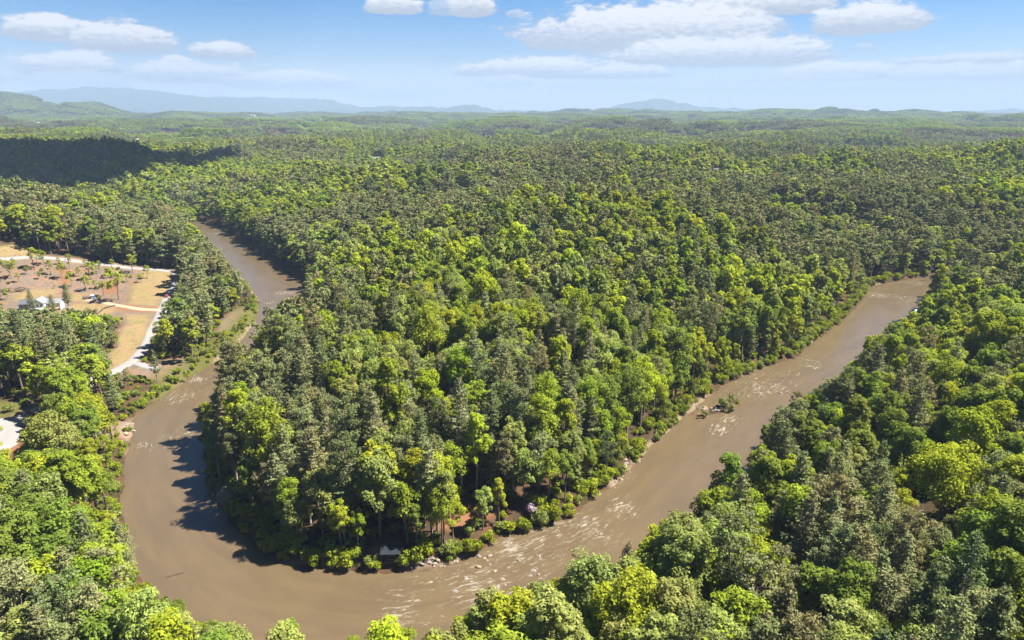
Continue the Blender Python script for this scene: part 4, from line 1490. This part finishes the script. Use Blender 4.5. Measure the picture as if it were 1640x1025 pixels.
for i in range(6):
    MB().cyl((-3.2 + i * 1.3, 0, -.4), (-3.2 + i * 1.3, 0, 1.1), .1, .09, 6).put('post', K_LOG, e)
for z in (.45, .9):
    MB().cyl((-3.3, .02, z), (3.4, .02, z + .05), .07, .06, 6).put('rail', K_LOG, e)


def house(px, py, w_, d, hw_, rise, rz, wallm, roofm, label, chim=True, up=0.0):
    e = root('house', px, py, rz, label, 'house', up=up)
    MB().gwall(-w_ / 2, w_ / 2, -d / 2, d / 2, -2.5, hw_, rise * .86).put('wall', wallm, e)
    rf = MB().gable(-w_ / 2 - .6, w_ / 2 + .6, -d / 2 - .7, d / 2 + .7, hw_ - .05, rise + .1, .3).put('roof', roofm, e)
    if chim:
        MB().box(w_ * .2, w_ * .2 + .9, .5, 1.4, hw_ + rise * .4, hw_ + rise + .9).put('chimney', K_BRICK, rf)
    n = int(w_ // 3)
    windows(e, [(-w_ / 2 + (i + .5) * w_ / n, z) for i in range(n) for z in ((1.0, 3.8) if hw_ > 5.5 else (1.0,)) if not (i == n // 2 and z == 1.0)], 1.1, 1.3, -d / 2)
    x = -w_ / 2 + (n // 2 + .5) * w_ / n
    d2 = MB().box(x - .5, x + .5, -d / 2 - .08, -d / 2 + .02, 0, 2.1).put('door', K_DARKWOOD, e)
    MB().cyl((x + .35, -d / 2 - .14, 1.0), (x + .35, -d / 2 - .06, 1.0), .05, k=6).put('handle', K_METAL, d2)
    return e


house(516, 540, 10, 9, 4.5, 3.2, 14, K_PALEWOOD, K_GREYROOF, 'grey roofed house half hidden among pines on the west slope of the point')
house(926, 409, 12, 9, 4.0, 3.0, -12, K_DARKWOOD, K_BROWNROOF, 'brown roofed cabin glimpsed among dark pines in the middle of the point')
house(730, 413, 9, 8, 4.5, 3.0, 20, K_WHITE, K_GREYROOF, 'small grey roof showing between trees on the knoll')
house(1161, 433, 10, 8, 4.5, 3.0, 8, K_WHITE, K_WHITE, 'white roofed house peeking through trees above the right bend')
house(1469, 507, 8, 6, 3.2, 2.0, 30, K_PALEWOOD, K_BLUEROOF, 'small blue-grey metal roofed cabin at the far right bend of the river', False)
house(606, 259, 20, 12, 6.0, 4.0, -10, K_DARKWOOD, K_GREYROOF, 'large dark house with grey roof in the hill woods behind the point')
house(1150, 277, 22, 12, 6.0, 4.0, 6, K_WRAP, K_SLATE, 'dark house beside a bare tan yard in the far woods')
house(1128, 274, 12, 9, 4.0, 3.0, -15, K_PALEWOOD, K_BROWNROOF, 'low tan outbuilding beside the bare yard in the far woods')
house(60, 202, 32, 16, 8.0, 5.0, 10, K_WHITE, K_WHITE, 'tiny white farmhouse in the distant woods on the far left', False, 14)
house(222, 232, 11, 8, 5.0, 2.6, 5, K_WHITE, K_WHITE, 'tiny white house beyond the shaded hill', False, 12)
house(405, 189, 46, 24, 11.0, 7.0, 0, K_WHITE, K_GREYROOF, 'pale house with grey roof near the horizon under the mountains', False, 14)


# rocks
def rock_mesh(seed, m_):
    rg = np.random.default_rng(seed)
    import bmesh
    bm = bmesh.new()
    bmesh.ops.create_icosphere(bm, subdivisions=2, radius=1)
    ax = rg.normal(size=(5, 3))
    for v in bm.verts:
        c_ = np.array(v.co)
        f = 1 + sum(.10 * math.sin(2.2 * (c_ @ a) + i) for i, a in enumerate(ax))
        v.co = Vector((c_[0] * f * 1.2, c_[1] * f * .9, max(c_[2] * f * .62, -.35)))
    me_ = bpy.data.meshes.new('rock')
    bm.to_mesh(me_)
    bm.free()
    me_.materials.append(m_)
    return me_


ROCKM = [rock_mesh(i, K_STONE if i % 3 else K_TANSTONE) for i in range(6)]
rgk = random.Random(5)
ROCKSETS = [
    ('rocks on the small island', "on the small bushy island in the river", 1146, 656, 42, 12, 22, (.5, 1.3), 0),
    ('rocks below the shelter', "on the stony shore by the dark shelter", 690, 903, 100, 12, 26, (.35, 1.0), 1),
    ('rocks in the long rapid', "in the white water of the long rapid", 770, 918, 190, 60, 26, (.4, 1.0), 2),
    ('rocks on the point bank', "at the sandy waterline above the rapid", 995, 765, 70, 60, 18, (.4, 1.0), 1),
    ('rocks in the island riffle', "in the riffle upstream of the island", 1225, 612, 120, 40, 14, (.4, .9), 2),
    ('rocks on the left ledge', "on the left bank ledge beside the pool", 205, 688, 16, 24, 12, (.5, 1.4), 1),
    ('rocks at the pool edge', "on the shaded shore at the point's tip", 352, 790, 26, 30, 12, (.4, 1.1), 1)]
for grp, lb, px, py, wpx, hpx, n, (r0, r1), mode in ROCKSETS:
    got, RK = 0, []
    for _ in range(600):
        if got >= n:
            break
        p = flat(px + rgk.uniform(-.5, .5) * wpx, py + rgk.uniform(-.5, .5) * hpx, .2)
        d = float(river(p[0], p[1])[0][0])
        if mode == 1 and not (-1.2 < d < 3.0):
            continue
        if mode == 2 and not (d < -1.5):
            continue
        z = float(height(np.array([p[0]]), np.array([p[1]]))[0])
        s_ = rgk.uniform(0, 1) ** 2 * (r1 - r0) + r0
        o = link('rock', ROCKM[rgk.randrange(6)], loc=(p[0], p[1], max(z, -.12) + .1 * s_), rot=(0, 0, rgk.uniform(0, 6.28)), scale=(s_, s_ * rgk.uniform(.7, 1.1), s_ * rgk.uniform(.7, 1.1)))
        tag(o, None, 'rock', grp)
        o.name = 'rock'
        RK.append((o, ('large' if s_ > .75 else 'small') + (' tan' if o.data.materials[0] == K_TANSTONE else ' grey'), 'rock', lb))
        got += 1
    label_all(RK, grp)

# driftwood in the pool
p = flat(280, 922, .05)
o = MB().cyl((-2.4, 0, 0), (2.2, .7, .12), .22, .12, 8).cyl((.4, .3, .1), (1.2, 1.4, .7), .1, .04, 6).put('driftwood_log', K_DARKWOOD, loc=(p[0], p[1], .05), rot=(0, 0, .3))
tag(o, 'dark driftwood log floating in the brown pool', 'log')


def plant(name, cr, tr, px, py, sc, tint_, label, cat, leafm, barkm, group=None, rot_=None, pos=None):
    p = ground_at(px, py) if pos is None else pos
    e = link(name, None, loc=(p[0], p[1], p[2] - .1), rot=rot_ or (0, 0, rgk.uniform(0, 6.28)), scale=(sc,) * 3)
    if cr is not None:
        k_ = link('crown' if 'bush' not in name else 'foliage', cr if isinstance(cr, bpy.types.Mesh) else cr.build(name + '_crown', [leafm]), e)
        k_['tint'] = list(tint_)
    link('trunk' if 'bush' not in name else 'stems', tr if isinstance(tr, bpy.types.Mesh) else tr.build(name + '_trunk', [barkm]), e)
    return tag(e, label, cat, group)


TY, TG, TD, TP = (tuple(v) for v in B_TINT)
c_, t_ = bush(31, 7.5, 5.6, 16, 2200, .36, True)
plant('willow_bush', c_, t_, 1166, 655, 1.0, (.19, .205, .075), 'large straggly willow bush on the island in the river', 'bush', M_LEAF, M_LOG if False else M_BARK)
c_, t_ = bush(32, 5.5, 2.3, 8, 700, .32, True)
plant('willow_bush', c_, t_, 1128, 668, 1.0, (.185, .19, .075), 'smaller upright willow bush on the downstream tip of the island', 'bush', M_LEAF, M_BARK)
c_, t_ = bush(33, 4.5, 3.0, 9, 1200, .30)
plant('flowering_bush', c_, t_, 856, 824, 1.0, (.36, .27, .36), 'pale lilac flowering bush among green shrubs on the point bank', 'bush', M_LEAF, M_BARK)

# single bare and leaning trees
sn = [snag(40 + i, 20).build('snag_trunk', [M_PALEBARK]) for i in range(3)]
for (px, py, sc, lean_, lb) in ((372, 752, 1.05, (0, -.24), 'pale leaning dead pine above the tip of the point'), (1487, 452, .8, (0, .03), 'bare grey tree trunk beside the far right bend'),
                                (548, 640, .8, (.03, .02), 'bare grey snag low on the west slope of the point'), (470, 690, .9, (0, .05), 'tall bare grey snag among the pines near the pool'),
                                (1448, 890, .85, (.0, .12), 'pale dead trunk leaning among pines on the near right slope'), (560, 720, .85, (.05, -.05), 'dead grey pine with bare limbs in front of bright leaves')):
    e = plant('dead_tree', None, sn[rgk.randrange(3)], px, py, sc, TG, lb, 'dead tree', M_LEAF, M_PALEBARK, None, (lean_[0], lean_[1], rgk.uniform(0, .3)))

DT = []
for i in range(16):
    px, py = rgk.uniform(420, 620), rgk.uniform(540, 800)
    e = plant('dead_tree', None, sn[i % 3], px, py, rgk.uniform(.75, 1.1), TG, None, 'dead tree', M_LEAF, M_PALEBARK, None, (rgk.uniform(-.06, .06), rgk.uniform(-.06, .06), rgk.uniform(0, 6)))
    DT.append((e, 'pale bare', 'trunk', 'high on the west slope of the point' if py < 600 else 'midway down the west slope' if py < 700 else 'low on the point near the pool'))
label_all(DT, 'bare trunks on the west slope')
# thin trees left standing on the cleared lot
SAP = []
for i in range(4):
    cr, tr = broadleaf(900 + i, 12, 2.9, .14, 22, 800, .34)
    SAP.append((cr.build('sapling_crown', [M_LEAF]), tr.build('sapling_trunk', [M_BARK])))
PIN = NEAR['pine']
LOTTREES = [(20, 446, .8), (42, 440, .75), (56, 432, 1.0), (82, 440, .95), (146, 448, .95), (166, 474, 1.15), (190, 480, 1.35), (173, 446, .7), (213, 437, .85), (127, 443, .9), (205, 452, .6), (70, 424, .7), (152, 462, .6), (188, 557, 1.0), (236, 446, .6), (4, 436, .9), (30, 452, .6), (64, 447, .75), (100, 446, 1.1), (112, 430, .8), (115, 460, .7), (88, 462, .5), (138, 466, .85), (196, 442, .8), (180, 432, .6), (160, 437, .8), (226, 452, .5), (24, 430, .8), (94, 424, 1.0), (136, 427, .7), (12, 480, .8), (182, 528, .9), (10, 426, .6), (150, 440, .6), (300, 612, .5), (345, 566, .5)]
LT = []
for i, (px, py, sc) in enumerate(LOTTREES):
    c_, t_ = SAP[(i * 3 + i // 4) % 4]
    sc *= rgk.choice((.55, .7, .85, 1.0, 1.2, 1.45))
    e = plant('sapling', c_, t_, px, py, sc, B_TINT[i % 2] * .95, None, 'tree', M_LEAF, M_BARK)
    LT.append((e, 'thin', 'sapling', 'on the straw slope near the gravel road' if px > 186 else ('near the upper road edge of the lot' if py < 438 else 'on bare earth below the upper road') if px > 90 else ('at the left end of the upper road' if py < 438 else 'on bare earth behind the unfinished house')))
label_all(LT, 'thin trees left standing on the cleared lot')
for px, py, k_, sc, lb in ((172, 592, 2, 1.0, 'tall thin pine at the foot of the straw slope beside the road'), (112, 503, 4, .78, 'narrow pine just right of the unfinished house'), (54, 507, 1, .72, 'dark pine standing in front of the unfinished house'),
                           (205, 946, 1, .92, 'solitary feathery pine rising from the near shore in front of the pool'), (352, 762, 3, 1.0, 'feathery grey pine overhanging the water at the tip of the point'),
                           (88, 510, 4, .6, 'small pine in front of the deck of the unfinished house')):
    plant('pine_tree', PIN[k_][0], PIN[k_][1], px, py, sc, P_TINT[0] * (.9 if k_ != 4 else 1.05), lb, 'pine', M_NEEDLE, M_PALEBARK)
c_, t_ = broadleaf(950, 28, 9.4, .14, 130, 10000, .40)
plant('broadleaf_tree', c_, t_, 1500, 850, 1.0, B_TINT[0] * 1.06, 'very large domed bright green tree alone above the pines on the right slope', 'tree', M_LEAF, M_BARK)
c_, t_ = broadleaf(951, 23, 7.6, .22, 80, 6000, .40)
plant('broadleaf_tree', c_, t_, 1215, 1000, 1.0, B_TINT[0] * .92, 'big leafy tree with spreading limbs at the bottom edge right of the river', 'tree', M_LEAF, M_BARK)

# bank shrubs, each one by itself
BSH = []
for i in range(5):
    c_, t_ = bush(60 + i, 4.6, 3.0, 11, 900, .34)
    BSH.append((c_.build('bush_foliage', [M_LEAF]), t_.build('bush_stems', [M_BARK])))
BANK = []
seg = np.concatenate([[0], np.cumsum(np.linalg.norm(np.diff(pen, axis=0), axis=1))])
L0, L1 = seg[8], seg[35]
for i in range(215):
    q0 = L0 + (L1 - L0) * (i + rgk.random()) / 215
    k_ = int(np.searchsorted(seg, q0)) - 1
    f = (q0 - seg[k_]) / (seg[k_ + 1] - seg[k_])
    q_ = pen[k_] * (1 - f) + pen[k_ + 1] * f - nrm[k_] * rgk.choice((1.0, 1.6, 2.4, 3.5, 6.0))
    BANK.append((q_[0], q_[1], 'point'))
for i in range(110):
    P_ = LOT
    lo, hi_ = P_.min(0), P_.max(0)
    q_ = (rgk.uniform(max(lo[0], -420), hi_[0]), rgk.uniform(lo[1], hi_[1]))
    if inpoly(np.array([q_[0]]), np.array([q_[1]]), P_)[0] and edgedist(np.array([q_[0]]), np.array([q_[1]]), road_xy, False)[0] > 6 and not any(inpoly(np.array([q_[0]]), np.array([q_[1]]), P2)[0] for P2 in STRAW):
        BANK.append((q_[0], q_[1], 'lot'))
for i in range(46):
    k_ = rgk.randrange(7, 15)
    f = rgk.random()
    q_ = outb[k_] * (1 - f) + outb[k_ + 1] * f + nrm[k_] * rgk.choice((.8, 1.5, 2.5, 4.5))
    BANK.append((q_[0], q_[1], 'left'))
for i in range(60):
    k_ = rgk.randrange(len(GRASS[0]))
    lo, hi_ = GRASS[0].min(0), GRASS[0].max(0)
    q_ = (rgk.uniform(lo[0], hi_[0]), rgk.uniform(lo[1], hi_[1]))
    if inpoly(np.array([q_[0]]), np.array([q_[1]]), GRASS[0])[0]:
        BANK.append((q_[0], q_[1], 'grass'))
BB = []
for x, y, zone in BANK:
    d = float(river(x, y)[0][0])
    z = float(height(np.array([x]), np.array([y]))[0])
    if zone != 'lot' and not (.2 < d < 12):
        continue
    px, py, dep = project(x, y, z)
    if any(abs(px - a) < 18 and -2 < py - b_ < 34 for a, b_ in ((627, 880), (690, 895), (352, 780), (990, 770))) and rgk.random() < .8:
        continue
    c_, t_ = BSH[rgk.randrange(5)]
    yl = rgk.random()
    sc = rgk.uniform(.6, 1.35) if zone == 'point' else rgk.uniform(.4, .9) if zone == 'left' else rgk.uniform(.2, .5) if zone == 'grass' else rgk.uniform(.25, .6)
    tt_ = np.array(B_TINT[0 if yl < .4 else 1 if yl < .75 else 3]) * rgk.uniform(.75, 1.0)
    if zone == 'lot':
        tt_ = tt_ * (1.0, .8, 1.2)
    e = plant('bush', c_, t_, 0, 0, sc, tt_, None, 'bush', M_LEAF, M_BARK, pos=(x, y, z))
    hue = 'lime-green' if yl < .4 else 'mid-green' if yl < .75 else 'pale-green'
    if zone == 'left':
        BB.append((e, f"{'medium' if sc > .65 else 'small'} {hue}", 'bush', 'on the left shore ' + whereis(x, y)[2]))
    elif zone == 'point':
        BB.append((e, f"{'large' if sc > 1.05 else 'medium' if sc > .8 else 'small'} {hue}", 'bush', 'on the point shore ' + whereis(x, y)[2]))
    else:
        BB.append((e, f"{'low' if sc < .4 else 'knee-high'} {hue}", 'bush', 'on the grassy riverbank' if zone == 'grass' else 'on the bare earth of the lot'))
label_all(BB, lambda b_: 'bushes ' + b_)

# the cloud that shades the hill on the left; it floats above and beyond the top of the picture
import bmesh
tgt = ground_at(130, 258)
kz = (1330 - tgt[2]) / SUNV.z
bm = bmesh.new()
bmesh.ops.create_icosphere(bm, subdivisions=5, radius=1)
from mathutils import noise as mn
for v in bm.verts:
    f = 1 + .55 * mn.fractal(v.co * 1.7, 1.0, 2.0, 5)
    v.co = Vector((v.co.x * f * 270, v.co.y * f * 250, v.co.z * f * (120 if v.co.z > 0 else 45)))
me = bpy.data.meshes.new('cloud')
bm.to_mesh(me)
bm.free()
me.materials.append(plain('cloud_white', (.85, .85, .86), 1.0, spec=0))
o = link('cloud', me, loc=(tgt[0] + SUNV.x * kz, tgt[1] + SUNV.y * kz, 1330))
tag(o, 'white cumulus cloud drifting over the shaded hill on the left', 'cloud')

# ------------------------------------------------------------------ haze
m_haze, t = mat('haze')
pv = t.node('ShaderNodeVolumePrincipled')
pv.inputs['Color'].default_value = (.36, .49, .68, 1)
pv.inputs['Density'].default_value = 7.5e-5
o = t.node('ShaderNodeOutputMaterial')
t.l.new(pv.outputs[0], o.inputs['Volume'])
hb = np.array([(sx * 27500, sy * 27500, z) for sx in (-1, 1) for sy in (-1, 1) for z in (-4, 900)], float)
hf = [(0, 1, 3, 2), (4, 6, 7, 5), (0, 4, 5, 1), (2, 3, 7, 6), (0, 2, 6, 4), (1, 5, 7, 3)]
tag(link('haze', mesh_np('haze', hb, hf, [m_haze])), kind='stuff', label='thin blue haze over the hills')
